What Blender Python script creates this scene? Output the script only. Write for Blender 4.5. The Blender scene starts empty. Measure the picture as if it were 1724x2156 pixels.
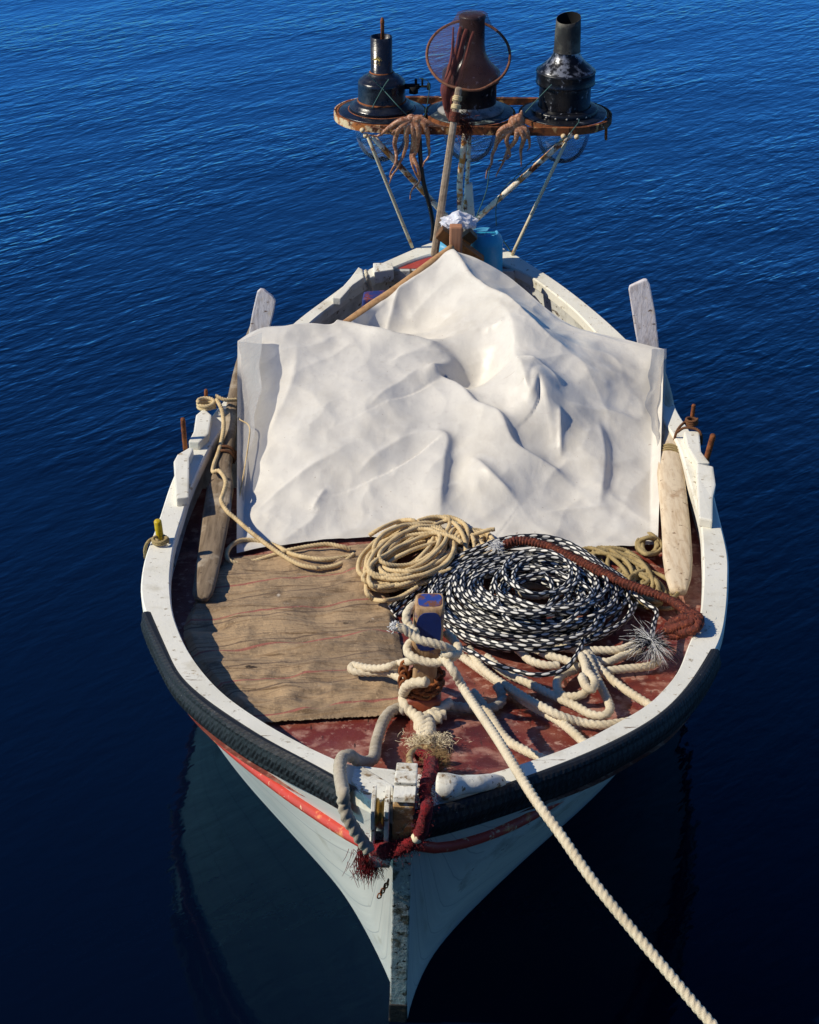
import bpy, bmesh, math, random
import numpy as np
from mathutils import Vector, Matrix, noise as mnoise

scene = bpy.context.scene
COL = scene.collection
R = math.radians

# ------------------------------------------------------------------ camera, sky, sun, exposure
CAM_H, PITCH, FPX = 3.6, 31.46, 3500.0          # height over the water, degrees below level, focal length (image 1724 x 2156)
cd = bpy.data.cameras.new('camera')
cam = bpy.data.objects.new('camera', cd); COL.objects.link(cam)
cam.location = (0, 0, CAM_H); cam.rotation_euler = (R(90 - PITCH), 0, 0)
cd.sensor_fit = 'VERTICAL'; cd.sensor_height = 24.0; cd.lens = 24.0 * FPX / 2156.0
cd.clip_start = 0.05; cd.clip_end = 8000
scene.camera = cam

SUN_EL, SUN_AZ = 41.0, (-1.0, -0.14)            # elevation; ground direction towards the sun
w = bpy.data.worlds.new('World'); scene.world = w; w.use_nodes = True
nt = w.node_tree
sky = nt.nodes.new('ShaderNodeTexSky'); sky.sky_type = 'NISHITA'; sky.sun_disc = False
sky.sun_elevation = R(SUN_EL); sky.sun_rotation = math.atan2(SUN_AZ[0], SUN_AZ[1])
sky.air_density = 1.0; sky.dust_density = 0.0; sky.ozone_density = 3.0
bg = nt.nodes['Background']; bg.inputs['Strength'].default_value = 0.075
tint = nt.nodes.new('ShaderNodeMixRGB'); tint.blend_type = 'MULTIPLY'; tint.inputs[0].default_value = 1.0; tint.inputs[2].default_value = (0.40, 0.76, 1.25, 1)   # the deep blue of the slide film's sky
nt.links.new(sky.outputs[0], tint.inputs[1]); nt.links.new(tint.outputs[0], bg.inputs[0])
sd = bpy.data.lights.new('sun', 'SUN'); sd.energy = 4.6; sd.angle = R(0.5); sd.color = (1.0, 0.92, 0.76)
sun = bpy.data.objects.new('sun', sd); COL.objects.link(sun)
_a = Vector((SUN_AZ[0], SUN_AZ[1], 0)).normalized() * math.cos(R(SUN_EL)) + Vector((0, 0, math.sin(R(SUN_EL))))
sun.rotation_euler = _a.to_track_quat('Z', 'Y').to_euler()
sun.location = (-6, -1, 8)
scene.view_settings.view_transform = 'Standard'; scene.view_settings.look = 'None'
scene.view_settings.exposure = 0.0; scene.view_settings.gamma = 1.0
scene.cycles.max_bounces = 8; scene.cycles.transparent_max_bounces = 16

# ------------------------------------------------------------------ measuring: where a sight line of the photograph meets a height / a distance
_p = R(PITCH)
def ray(u, v):
    a = (u - 862.0) / FPX; b = -(v - 1078.0) / FPX
    return np.array([a, math.cos(_p) + b * math.sin(_p), -math.sin(_p) + b * math.cos(_p)])
def at_z(u, v, z):
    d = ray(u, v); return np.array([0, 0, CAM_H]) + d * ((z - CAM_H) / d[2])
def at_y(u, v, y):
    d = ray(u, v); return np.array([0, 0, CAM_H]) + d * (y / d[1])
def crop(x0, y0, s):
    return lambda pts: [((x0 + p[0] / s) / 1.9002, (y0 + p[1] / s) / 1.9002) + tuple(p[2:]) for p in pts]

Y_BOW = at_z(848, 1700, 0.9)[1]; Y_STERN = at_z(970, 500, 0.7)[1]
Y_MID = Y_BOW + 0.55 * (Y_STERN - Y_BOW)
def sheer(y):
    s = y - Y_MID
    return 0.6 + (0.3 * (s / (Y_BOW - Y_MID)) ** 2 if s < 0 else 0.1 * (s / (Y_STERN - Y_MID)) ** 2)
def on_sheer(u, v, h=0.0):
    z = 0.65
    for _ in range(25): z = sheer(at_z(u, v, z)[1]) + h
    return at_z(u, v, z)
DECK_H = 0.13
def deck(y): return sheer(y) - DECK_H
def on_deck(u, v, h=0.0): return on_sheer(u, v, h - DECK_H)

# ------------------------------------------------------------------ mesh helpers
def thing(name, label, cat, loc=(0, 0, 0), group=None):
    o = bpy.data.objects.new(name, None); COL.objects.link(o)
    o.location = tuple(float(c) for c in loc); o.empty_display_size = 0.1
    o['label'] = label; o['category'] = cat
    if group: o['group'] = group
    return o
def tag(o, label, cat, group=None):
    o['label'] = label; o['category'] = cat
    if group: o['group'] = group
    return o
WORLD = {}
def mesh(name, V, F, mat, parent=None, smooth=True, uv=None, attr=None, origin=None, mats=None, midx=None):
    V = np.asarray(V, float)
    if origin is None: origin = np.array([(V[:, 0].min() + V[:, 0].max()) / 2, (V[:, 1].min() + V[:, 1].max()) / 2, V[:, 2].min()])
    origin = np.asarray(origin, float)
    me = bpy.data.meshes.new(name)
    me.from_pydata((V - origin).tolist(), [], [list(map(int, f)) for f in F])
    for m in (mats or [mat]): me.materials.append(m)
    if midx is not None: me.polygons.foreach_set('material_index', np.asarray(midx, dtype=np.int32))
    me.polygons.foreach_set('use_smooth', np.full(len(me.polygons), smooth))
    if uv is not None:
        L = me.uv_layers.new(name='uv'); li = np.empty(len(me.loops), dtype=np.int32)
        me.loops.foreach_get('vertex_index', li)
        L.data.foreach_set('uv', np.asarray(uv, dtype=np.float32)[li].ravel())
    if attr is not None:
        for k, val in attr.items():
            a = me.attributes.new(k, 'FLOAT', 'POINT'); a.data.foreach_set('value', np.asarray(val, dtype=np.float32))
    me.update()
    o = bpy.data.objects.new(name, me); COL.objects.link(o)
    if parent is not None:
        o.parent = parent; o.location = tuple(origin - WORLD.get(parent.name, np.array(parent.location)))
    else: o.location = tuple(origin)
    WORLD[o.name] = origin
    return o
class MB:
    def __init__(s): s.V = []; s.F = []; s.n = 0; s.uv = []
    def add(s, V, F, uv=None):
        V = np.asarray(V, float); s.V.append(V); s.F += [[i + s.n for i in f] for f in F]; s.n += len(V)
        s.uv.append(np.asarray(uv, float) if uv is not None else np.zeros((len(V), 2)))
        return s
    def build(s, name, mat, parent=None, smooth=True, **k):
        return mesh(name, np.concatenate(s.V), s.F, mat, parent, smooth, uv=np.concatenate(s.uv), **k)
def catmull(P, step=None, n=None, closed=False):
    P = np.asarray(P, float)
    if closed: Q = np.vstack([P[-1], P, P[0], P[1]])
    else: Q = np.vstack([2 * P[0] - P[1], P, 2 * P[-1] - P[-2]])
    out = []
    for i in range(1, len(Q) - 2):
        t = np.linspace(0, 1, 24, endpoint=False)[:, None]
        p0, p1, p2, p3 = Q[i - 1], Q[i], Q[i + 1], Q[i + 2]
        out.append(0.5 * (2 * p1 + (p2 - p0) * t + (2 * p0 - 5 * p1 + 4 * p2 - p3) * t ** 2 + (3 * p1 - p0 - 3 * p2 + p3) * t ** 3))
    out.append(Q[-2][None]); C = np.vstack(out)
    d = np.r_[0, np.cumsum(np.linalg.norm(np.diff(C, axis=0), axis=1))]
    if n is None: n = max(2, int(d[-1] / step) + 1)
    s = np.linspace(0, d[-1], n)
    return np.stack([np.interp(s, d, C[:, k]) for k in range(C.shape[1])], 1)
def frames(C):
    T = np.gradient(C, axis=0); T /= np.linalg.norm(T, axis=1)[:, None] + 1e-12
    N = np.zeros_like(C); u = np.array([0, 0, 1.0])
    if abs(T[0] @ u) > 0.9: u = np.array([1.0, 0, 0])
    n = u - T[0] * (T[0] @ u); n /= np.linalg.norm(n)
    for i in range(len(C)):
        n = n - T[i] * (T[i] @ n); n /= np.linalg.norm(n) + 1e-12; N[i] = n
    return T, N, np.cross(T, N)
def tube_geo(C, r, n=10, prof=None, caps=True):
    C = np.asarray(C, float); m = len(C); _, N, B = frames(C)
    r = np.broadcast_to(np.asarray(r, float), (m,))
    th = np.arange(n) * 2 * math.pi / n
    s = np.r_[0, np.cumsum(np.linalg.norm(np.diff(C, axis=0), axis=1))]
    k = np.ones((m, n)) if prof is None else prof(s[:, None], th[None, :])
    V = C[:, None, :] + (r[:, None] * k)[:, :, None] * (np.cos(th)[None, :, None] * N[:, None, :] + np.sin(th)[None, :, None] * B[:, None, :])
    V = V.reshape(-1, 3)
    i = np.arange(m - 1)[:, None]; j = np.arange(n)[None, :]; j2 = (j + 1) % n
    F = np.stack([i * n + j, i * n + j2, (i + 1) * n + j2, (i + 1) * n + j], -1).reshape(-1, 4).tolist()
    if caps: F += [list(range(n))[::-1], [(m - 1) * n + q for q in range(n)]]
    uv = np.stack([np.broadcast_to(th / (2 * math.pi), (m, n)).ravel(), np.broadcast_to(s[:, None], (m, n)).ravel()], 1)
    return V, F, uv
def rope_prof(d, strands=3, depth=0.27, pitch=2.0):
    P = pitch * d
    return lambda s, th: (1 - depth) + depth * np.abs(np.cos(strands / 2 * (th - 2 * math.pi * s / P)))
def rope_geo(pts, d, smooth=True, strands=3, depth=0.27, pitch=2.0, jitter=0.0, n=18):
    C = catmull(pts, step=pitch * d / 12)
    if jitter:
        for q in range(len(C)):
            C[q] += np.array(mnoise.noise_vector(Vector(C[q] * 14))) * jitter
    return tube_geo(C, d / 2, n, rope_prof(d, strands, depth, pitch))
def rope(name, strands, d, mat, parent=None, **k):
    mb = MB()
    for pts in strands: mb.add(*rope_geo(pts, d, **k))
    return mb.build(name, mat, parent)
def lathe_geo(prof, c=(0, 0, 0), n=40, axis=None):
    prof = np.asarray(prof, float); m = len(prof); th = np.arange(n) * 2 * math.pi / n
    V = np.stack([prof[:, 0, None] * np.cos(th), prof[:, 0, None] * np.sin(th), np.broadcast_to(prof[:, 1, None], (m, n))], -1).reshape(-1, 3)
    if axis is not None:
        q = Vector((0, 0, 1)).rotation_difference(Vector(axis)).to_matrix(); V = V @ np.array(q).T
    V = V + np.asarray(c, float)
    i = np.arange(m - 1)[:, None]; j = np.arange(n)[None, :]; j2 = (j + 1) % n
    F = np.stack([i * n + j, i * n + j2, (i + 1) * n + j2, (i + 1) * n + j], -1).reshape(-1, 4).tolist()
    return V, F
def bevel_geo(V, F, w, seg=2):
    bm = bmesh.new(); vs = [bm.verts.new(v) for v in V]
    for f in F: bm.faces.new([vs[i] for i in f])
    bmesh.ops.recalc_face_normals(bm, faces=bm.faces)
    if w > 0: bmesh.ops.bevel(bm, geom=list(bm.edges), offset=w, segments=seg, affect='EDGES', profile=0.6)
    bm.verts.index_update()
    V2 = [tuple(v.co) for v in bm.verts]; F2 = [[v.index for v in f.verts] for f in bm.faces]; bm.free()
    return V2, F2
def prism_geo(top, bottom, bev=0.003):
    n = len(top); V = list(map(tuple, top)) + list(map(tuple, bottom))
    F = [list(range(n)), list(range(2 * n - 1, n - 1, -1))] + [[i, n + i, n + (i + 1) % n, (i + 1) % n] for i in range(n)]
    return bevel_geo(V, F, bev)
def beam_geo(a, b, w, h, up=(0, 0, 1), bev=0.004, w2=None, h2=None):
    a = np.asarray(a, float); b = np.asarray(b, float); t = b - a; t /= np.linalg.norm(t)
    s = np.cross(t, np.asarray(up, float)); s /= np.linalg.norm(s); u = np.cross(s, t)
    w2 = w2 or w; h2 = h2 or h
    A = [a + s * (x * w / 2) + u * (y * h / 2) for x, y in ((-1, -1), (1, -1), (1, 1), (-1, 1))]
    B = [b + s * (x * w2 / 2) + u * (y * h2 / 2) for x, y in ((-1, -1), (1, -1), (1, 1), (-1, 1))]
    return prism_geo(A, B, bev)
def strip_geo(rows):
    """rows: list of equally long polylines -> quad grid"""
    G = np.asarray(rows, float); m, n = G.shape[:2]; V = G.reshape(-1, 3)
    i = np.arange(m - 1)[:, None]; j = np.arange(n - 1)[None, :]
    F = np.stack([i * n + j, i * n + j + 1, (i + 1) * n + j + 1, (i + 1) * n + j], -1).reshape(-1, 4).tolist()
    return V, F
def hairs_geo(base, dirs, length, r, bend=0.3, rng=random, droop=.5):
    """loose fibres: each wanders, sags and thins towards its end"""
    mb = MB()
    for b, d in zip(base, dirs):
        L = length * rng.uniform(.35, 1.2); d = np.asarray(d, float); d = d / np.linalg.norm(d); C = [np.asarray(b, float)]; k = np.array([rng.gauss(0, 1) for _ in range(3)]) * bend
        for q in range(5):
            d = d + k * .35 + np.array([rng.gauss(0, 1) for _ in range(3)]) * bend * .35 - np.array([0, 0, droop * .16]); d /= np.linalg.norm(d); C.append(C[-1] + d * L / 5)
        mb.add(*tube_geo(np.array(C), [r, r, r * .9, r * .8, r * .7, r * .4], 3))
    return np.concatenate(mb.V), mb.F

# ------------------------------------------------------------------ materials
def S(r, g, b): return tuple((c / 255 / 12.92) if c / 255 <= 0.04045 else ((c / 255 + 0.055) / 1.055) ** 2.4 for c in (r, g, b)) + (1,)
def mat(name, base, rough=0.6, metal=0.0, layers=(), bumps=(), coord='Object', spec=0.4, rlayer=None, trans=None, sheen=0):
    """layers: (kind, scale, lo, hi, colour[, detail]) mixed one over the other; bumps: (kind, scale, distance[, detail])"""
    m = bpy.data.materials.new(name); m.use_nodes = True; n = m.node_tree.nodes; l = m.node_tree.links
    b = n['Principled BSDF']; tc = n.new('ShaderNodeTexCoord')
    def tex(kind, scale, detail=6):
        mp = n.new('ShaderNodeMapping'); l.new(tc.outputs[coord], mp.inputs[0])
        sc = scale if isinstance(scale, (tuple, list)) else (scale,) * 3
        mp.inputs['Scale'].default_value = sc
        if kind == 'noise':
            t = n.new('ShaderNodeTexNoise'); t.inputs['Scale'].default_value = 1; t.inputs['Detail'].default_value = detail; t.inputs['Roughness'].default_value = .62
            o = t.outputs['Fac']
        elif kind == 'voro':
            t = n.new('ShaderNodeTexVoronoi'); t.inputs['Scale'].default_value = 1; o = t.outputs['Distance']
        elif kind == 'crack':
            nz = n.new('ShaderNodeTexNoise'); nz.inputs['Scale'].default_value = 2.0; l.new(mp.outputs[0], nz.inputs[0])
            ad = n.new('ShaderNodeMixRGB'); ad.inputs[0].default_value = .25; l.new(mp.outputs[0], ad.inputs[1]); l.new(nz.outputs['Color'], ad.inputs[2])
            t = n.new('ShaderNodeTexVoronoi'); t.feature = 'DISTANCE_TO_EDGE'; t.inputs['Scale'].default_value = 1; l.new(ad.outputs[0], t.inputs[0])
            return t.outputs['Distance']
        elif kind == 'ridged':
            t = n.new('ShaderNodeTexNoise'); t.noise_type = 'RIDGED_MULTIFRACTAL'; t.inputs['Scale'].default_value = 1; t.inputs['Detail'].default_value = detail; t.inputs['Roughness'].default_value = .35; t.inputs['Distortion'].default_value = .4
            o = t.outputs['Fac']
        elif kind == 'lines':
            mp.vector_type = 'TEXTURE'; mp.inputs['Rotation'].default_value = (0, 0, R(sc[2])); mp.inputs['Scale'].default_value = (1, 1, 1)
            t = n.new('ShaderNodeTexWave'); t.wave_type = 'BANDS'; t.bands_direction = 'Y'; t.inputs['Scale'].default_value = sc[0]; t.inputs['Distortion'].default_value = sc[1]; t.inputs['Detail'].default_value = 3; t.inputs['Detail Scale'].default_value = .7
            o = t.outputs['Fac']
        elif kind == 'wave':
            t = n.new('ShaderNodeTexWave'); t.inputs['Scale'].default_value = 1; t.inputs['Distortion'].default_value = 3; t.inputs['Detail'].default_value = 3
            o = t.outputs['Fac']
        l.new(mp.outputs[0], t.inputs[0]); return o
    rgb = n.new('ShaderNodeRGB'); rgb.outputs[0].default_value = base; cur = rgb.outputs[0]
    for L in layers:
        mr = n.new('ShaderNodeMapRange'); mr.inputs['From Min'].default_value = L[2]; mr.inputs['From Max'].default_value = L[3]
        l.new(tex(L[0], L[1], *(L[5:6])), mr.inputs[0])
        mx = n.new('ShaderNodeMixRGB'); l.new(mr.outputs[0], mx.inputs[0]); l.new(cur, mx.inputs[1]); mx.inputs[2].default_value = L[4]; cur = mx.outputs[0]
    l.new(cur, b.inputs['Base Color'])
    b.inputs['Roughness'].default_value = rough; b.inputs['Metallic'].default_value = metal
    b.inputs['Specular IOR Level'].default_value = spec
    if sheen: b.inputs['Sheen Weight'].default_value = sheen
    if rlayer:
        mr = n.new('ShaderNodeMapRange'); mr.inputs['From Min'].default_value = .35; mr.inputs['From Max'].default_value = .65
        mr.inputs['To Min'].default_value = rlayer[1]; mr.inputs['To Max'].default_value = rlayer[2]
        l.new(tex('noise', rlayer[0]), mr.inputs[0]); l.new(mr.outputs[0], b.inputs['Roughness'])
    prev = None
    for B in bumps:
        bp = n.new('ShaderNodeBump'); bp.inputs['Strength'].default_value = 1.0; bp.inputs['Distance'].default_value = B[2]
        l.new(tex(B[0], B[1], *(B[3:4])), bp.inputs['Height'])
        if prev: l.new(prev, bp.inputs['Normal'])
        prev = bp.outputs[0]
    if prev: l.new(prev, b.inputs['Normal'])
    if trans is not None:
        tr = n.new('ShaderNodeBsdfTranslucent'); tr.inputs[0].default_value = base; mx = n.new('ShaderNodeMixShader'); mx.inputs[0].default_value = trans
        l.new(b.outputs[0], mx.inputs[1]); l.new(tr.outputs[0], mx.inputs[2]); l.new(mx.outputs[0], n['Material Output'].inputs[0])
    return m
RUST, RUSTD = S(146, 86, 46), S(74, 40, 24)
M = {}
M['white'] = mat('white_paint', S(230, 226, 212), .55, layers=[('noise', 3, .45, .75, S(212, 208, 192)), ('noise', 7, .56, .74, S(196, 188, 166)), ('noise', 38, .61, .68, S(158, 144, 120)), ('noise', (9, 60, 20), .68, .71, S(116, 92, 66)), ('noise', 120, .70, .74, S(120, 100, 78)), ('noise', (12, 12, 30), .66, .70, S(178, 158, 126))], bumps=[('noise', 30, .0015), ('noise', 160, .0006)], rlayer=(12, .45, .75))
M['worn_white'] = mat('worn_white_paint', S(226, 223, 210), .65, layers=[('noise', 14, .50, .62, S(186, 176, 156)), ('noise', 30, .58, .63, S(134, 112, 82)), ('noise', 70, .64, .68, S(92, 74, 52))], bumps=[('noise', 60, .002), ('noise', 18, .003)])
M['hull'] = mat('hull_paint', S(210, 208, 200), .5, coord='UV', layers=[('noise', (1.5, 9, 1), .42, .72, S(184, 186, 183)), ('noise', (.8, 30, 1), .58, .78, S(214, 215, 210)), ('lines', (2.9, .5, 0), .990, 1.0, S(172, 174, 172)), ('noise', (30, 40, 1), .68, .74, S(150, 140, 120)), ('noise', (5, 5, 1), .60, .74, S(170, 166, 150))], bumps=[('noise', (.8, 30, 1), .0004), ('noise', (3, 5, 1), .0015)])
M['inner'] = mat('inner_paint', S(206, 205, 198), .7, layers=[('noise', 10, .45, .65, S(160, 158, 150)), ('noise', (30, 12, 30), .62, .66, S(96, 84, 68)), ('noise', 50, .66, .7, S(70, 50, 36))], bumps=[('noise', 40, .002)])
M['red_paint'] = mat('red_rail_paint', S(196, 62, 48), .45, layers=[('noise', 8, .45, .7, S(176, 66, 52)), ('noise', 14, .56, .63, S(222, 150, 92)), ('noise', 40, .60, .66, S(224, 190, 150)), ('noise', 90, .68, .71, S(230, 220, 205))], bumps=[('noise', 40, .001)])
M['deck'] = mat('red_deck_paint', S(112, 46, 36), .42, layers=[('noise', 7, .46, .60, S(132, 74, 60)), ('noise', 11, .52, .64, S(164, 118, 102)), ('noise', 28, .56, .66, S(176, 138, 122)), ('noise', 5, .58, .66, S(86, 34, 30)), ('noise', 140, .66, .70, S(196, 170, 158)), ('noise', (60, 6, 60), .64, .68, S(72, 40, 30))], bumps=[('noise', 45, .002), ('noise', 200, .0008)], rlayer=(20, .3, .6))
M['aft_red'] = mat('faded_red_paint', S(166, 66, 58), .6, layers=[('noise', 12, .5, .66, S(182, 92, 82)), ('noise', 60, .64, .68, S(120, 84, 66))], bumps=[('noise', 50, .0015)])
M['old_wood'] = mat('weathered_wood', S(168, 146, 122), .8, coord='Object', layers=[('noise', (60, 7, 60), .42, .68, S(132, 110, 88)), ('noise', 6, .5, .7, S(190, 172, 150)), ('noise', (90, 14, 90), .64, .7, S(84, 64, 46))], bumps=[('noise', (90, 8, 90), .002)])
M['grey_oar'] = mat('grey_oar_wood', S(134, 116, 94), .8, layers=[('noise', (70, 8, 70), .42, .66, S(98, 82, 64)), ('noise', 9, .52, .66, S(172, 158, 138)), ('noise', 34, .66, .69, S(60, 46, 36))], bumps=[('noise', (90, 10, 90), .002)])
M['pale_oar'] = mat('pale_oar_wood', S(212, 194, 166), .75, layers=[('noise', (60, 10, 60), .45, .68, S(186, 162, 132)), ('noise', (30, 55, 30), .64, .68, S(112, 84, 60)), ('noise', 12, .60, .72, S(160, 128, 96))], bumps=[('noise', (90, 12, 90), .0015)])
M['boom_wood'] = mat('boom_wood', S(182, 142, 98), .6, layers=[('noise', (50, 50, 50), .45, .7, S(146, 106, 70)), ('noise', 16, .6, .68, S(112, 78, 52))], bumps=[('noise', 60, .0015)])
M['post_wood'] = mat('reddish_post_wood', S(176, 124, 92), .65, layers=[('noise', (40, 40, 6), .45, .7, S(150, 98, 68))], bumps=[('noise', (70, 70, 8), .0015)])
M['dark_wood'] = mat('dark_brown_wood', S(112, 76, 40), .6, layers=[('noise', 30, .45, .68, S(80, 52, 28)), ('noise', 60, .62, .67, S(150, 110, 66))], bumps=[('noise', 60, .0015)])
M['bitt_wood'] = mat('bitt_wood', S(178, 146, 108), .7, layers=[('noise', (60, 60, 8), .45, .66, S(146, 112, 78)), ('noise', 22, .6, .66, S(110, 92, 100)), ('noise', 14, .58, .68, S(126, 78, 46))], bumps=[('noise', (80, 80, 10), .002)])
M['red_wood'] = mat('red_painted_wood', S(138, 68, 42), .5, layers=[('noise', (40, 40, 9), .45, .65, S(116, 52, 36)), ('noise', 18, .58, .68, S(166, 100, 68))], bumps=[('noise', 60, .0015)])
M['blue_paint'] = mat('navy_blue_paint', S(14, 42, 104), .5, layers=[('noise', 60, .5, .75, S(8, 28, 80)), ('noise', 120, .7, .73, S(80, 100, 140))], bumps=[('noise', 120, .0006)])
M['blue_worn'] = mat('worn_blue_paint', S(40, 66, 140), .6, layers=[('noise', 26, .48, .56, S(112, 72, 56)), ('noise', 60, .6, .66, S(60, 84, 150))], bumps=[('noise', 60, .001)])
M['rubber'] = mat('tyre_rubber', S(20, 21, 25), .6, layers=[('noise', 40, .56, .74, S(40, 41, 46)), ('noise', 150, .66, .70, S(112, 110, 108))], bumps=[('noise', 200, .001)])
M['rust'] = mat('rusty_iron', RUST, .85, .15, layers=[('noise', 30, .42, .66, RUSTD), ('noise', 70, .60, .68, S(164, 92, 40))], bumps=[('noise', 150, .0015)])
M['rust_paint'] = mat('rusting_white_pipe', S(222, 210, 190), .6, layers=[('noise', 16, .50, .56, S(186, 124, 54)), ('noise', 20, .54, .60, S(104, 52, 24)), ('noise', 60, .62, .66, S(60, 34, 22))], bumps=[('noise', 90, .0012)])
M['rust_bar'] = mat('rusted_bar', S(128, 72, 34), .8, layers=[('noise', 14, .47, .56, S(70, 36, 20)), ('noise', 24, .56, .64, S(206, 158, 100)), ('noise', 40, .66, .7, S(228, 214, 190))], bumps=[('noise', 120, .0015)])
M['rim_paint'] = mat('rusting_rim_paint', S(214, 190, 150), .6, layers=[('noise', 18, .47, .55, S(168, 98, 40)), ('noise', 26, .56, .62, S(86, 44, 24))], bumps=[('noise', 100, .001)])
M['rod'] = mat('pale_rod', S(206, 192, 160), .55, layers=[('noise', 24, .6, .66, S(160, 110, 60))])
M['lamp_black'] = mat('black_enamel', S(20, 22, 30), .22, layers=[('noise', 22, .56, .70, S(40, 42, 50)), ('noise', 70, .68, .72, S(88, 60, 42))], bumps=[('noise', 40, .0012)], spec=.6, rlayer=(18, .14, .45))
M['lamp_worn'] = mat('worn_black_enamel', S(18, 19, 24), .35, layers=[('noise', 34, .60, .66, S(120, 122, 130)), ('noise', 16, .58, .70, S(48, 50, 54))], bumps=[('noise', 60, .001)], rlayer=(20, .2, .5))
M['lamp_silver'] = mat('flaking_silvered_metal', S(138, 140, 146), .34, .6, layers=[('noise', 20, .44, .54, S(20, 21, 26)), ('noise', 70, .54, .62, S(26, 27, 32))], bumps=[('noise', 60, .001)])
M['lamp_soot'] = mat('sooty_metal', S(46, 44, 42), .6, .2, layers=[('noise', 16, .45, .68, S(96, 94, 84)), ('noise', 60, .6, .68, S(18, 18, 20))], bumps=[('noise', 80, .001)])
M['soot'] = mat('soot', S(8, 8, 9), .9)
M['grey_flange'] = mat('grey_enamel', S(150, 148, 144), .45, layers=[('noise', 20, .5, .66, S(96, 96, 94)), ('noise', 50, .62, .68, S(64, 50, 40))], bumps=[('noise', 60, .001)])
M['dish_grey'] = mat('speckled_dish_enamel', S(44, 50, 52), .4, layers=[('noise', 40, .54, .62, S(112, 122, 118)), ('noise', 14, .6, .7, S(24, 26, 30))], bumps=[('noise', 60, .001)])
M['gold'] = mat('gold_print', S(206, 170, 84), .5)
M['brass'] = mat('worn_brass', S(176, 140, 70), .35, .7, layers=[('noise', 40, .5, .65, S(112, 80, 40))])
M['tan_rope'] = mat('tan_rope', S(206, 182, 138), .85, layers=[('noise', 26, .45, .68, S(176, 150, 108)), ('noise', 140, .58, .70, S(222, 204, 166))], bumps=[('noise', (220, 220, 220), .0012)])
M['white_rope'] = mat('white_rope', S(216, 203, 176), .9, layers=[('noise', 6, .46, .68, S(188, 172, 142)), ('noise', 18, .48, .70, S(200, 184, 156)), ('noise', 140, .6, .72, S(236, 228, 210))], bumps=[('noise', 240, .002), ('noise', 500, .001)])
M['grey_rope'] = mat('grey_rope', S(176, 166, 148), .9, layers=[('noise', 22, .45, .68, S(146, 134, 114)), ('noise', 140, .6, .72, S(196, 188, 172))], bumps=[('noise', 240, .0014)])
M['olive_rope'] = mat('olive_rope', S(164, 144, 100), .9, layers=[('noise', 22, .45, .68, S(132, 112, 72))], bumps=[('noise', 240, .0012)])
M['brown_cord'] = mat('brown_cord', S(112, 74, 46), .9, layers=[('noise', 40, .45, .68, S(80, 50, 32))], bumps=[('noise', 240, .001)])
M['twine'] = mat('rust_brown_twine', S(98, 42, 28), .8, layers=[('noise', 60, .45, .62, S(60, 24, 16)), ('noise', 130, .55, .66, S(150, 80, 46))], bumps=[('noise', 260, .002)])
M['wool'] = mat('dark_red_wool', S(124, 16, 24), .95, layers=[('noise', 90, .45, .66, S(60, 10, 18)), ('noise', 220, .6, .7, S(150, 34, 38))], bumps=[('noise', 240, .003)], sheen=.05)
M['fray'] = mat('frayed_fibre', S(226, 212, 180), .9)
M['fray_white'] = mat('frayed_white_fibre', S(222, 222, 222), .6)
M['fray_brown'] = mat('frayed_brown_fibre', S(150, 122, 82), .9)
M['sack'] = mat('sackcloth', S(180, 152, 118), .95, layers=[('noise', 5, .45, .66, S(148, 126, 100)), ('noise', 13, .54, .68, S(124, 104, 82)), ('noise', (14, 30, 14), .66, .70, S(64, 50, 40)), ('noise', (5, 60, 5), .56, .66, S(120, 96, 70)), ('lines', (2.1, .7, 14), .991, 1.0, S(118, 98, 80)), ('lines', (1.5, .6, 14), .993, 1.0, S(166, 100, 88)), ('lines', (3.1, .9, 14), .97, 1.02, S(150, 122, 90)), ('lines', (4.3, .8, 13), .994, 1.01, S(110, 88, 70)), ('noise', 4, .60, .72, S(120, 98, 74)), ('noise', 170, .60, .7, S(200, 172, 136)), ('noise', 14, .68, .74, S(196, 184, 168))], bumps=[('noise', 420, .0015), ('noise', (6, 60, 8), .012), ('noise', 22, .008)])
M['tarp'] = mat('off_white_tarpaulin', S(215, 210, 200), .6, layers=[('noise', 3.2, .45, .75, S(200, 193, 180)), ('noise', 12, .52, .72, S(218, 213, 203)), ('noise', 40, .56, .72, S(206, 200, 190)), ('ridged', (5, 1.2, 3), 1.35, 1.9, S(190, 180, 166)), ('noise', 70, .70, .73, S(150, 130, 104)), ('noise', (3, 40, 3), .68, .74, S(186, 172, 156))], bumps=[('ridged', (3.2, 2.2, 3), .030, 2), ('ridged', (8, 5.5, 7), .008, 2), ('noise', (30, 22, 30), .0012, 3), ('noise', 260, .0006)], spec=.45, rlayer=(9, .30, .62))
M['blue_can'] = mat('blue_plastic', S(52, 158, 192), .42, layers=[('noise', 9, .45, .7, S(40, 138, 178)), ('noise', 60, .64, .7, S(96, 164, 200))], bumps=[('noise', 30, .001)], spec=.5)
M['blue_lid'] = mat('pale_blue_plastic', S(84, 164, 204), .45, layers=[('noise', 14, .45, .7, S(60, 146, 192))])
M['bag'] = mat('white_plastic_bag', S(228, 228, 236), .25, bumps=[('noise', 40, .004)], trans=.25)
M['black_hose'] = mat('black_hose', S(22, 22, 26), .4)
M['green_line'] = mat('dark_green_line', S(58, 92, 88), .7)
M['yellow'] = mat('yellow_plastic', S(206, 176, 20), .45, layers=[('noise', 60, .5, .66, S(158, 128, 12))])
M['octopus'] = mat('octopus_skin', S(170, 116, 80), .38, layers=[('noise', 40, .45, .62, S(126, 78, 54)), ('noise', 130, .54, .62, S(206, 166, 140)), ('noise', 22, .62, .72, S(88, 54, 46))], bumps=[('noise', 160, .0012)], spec=.5)
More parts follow.
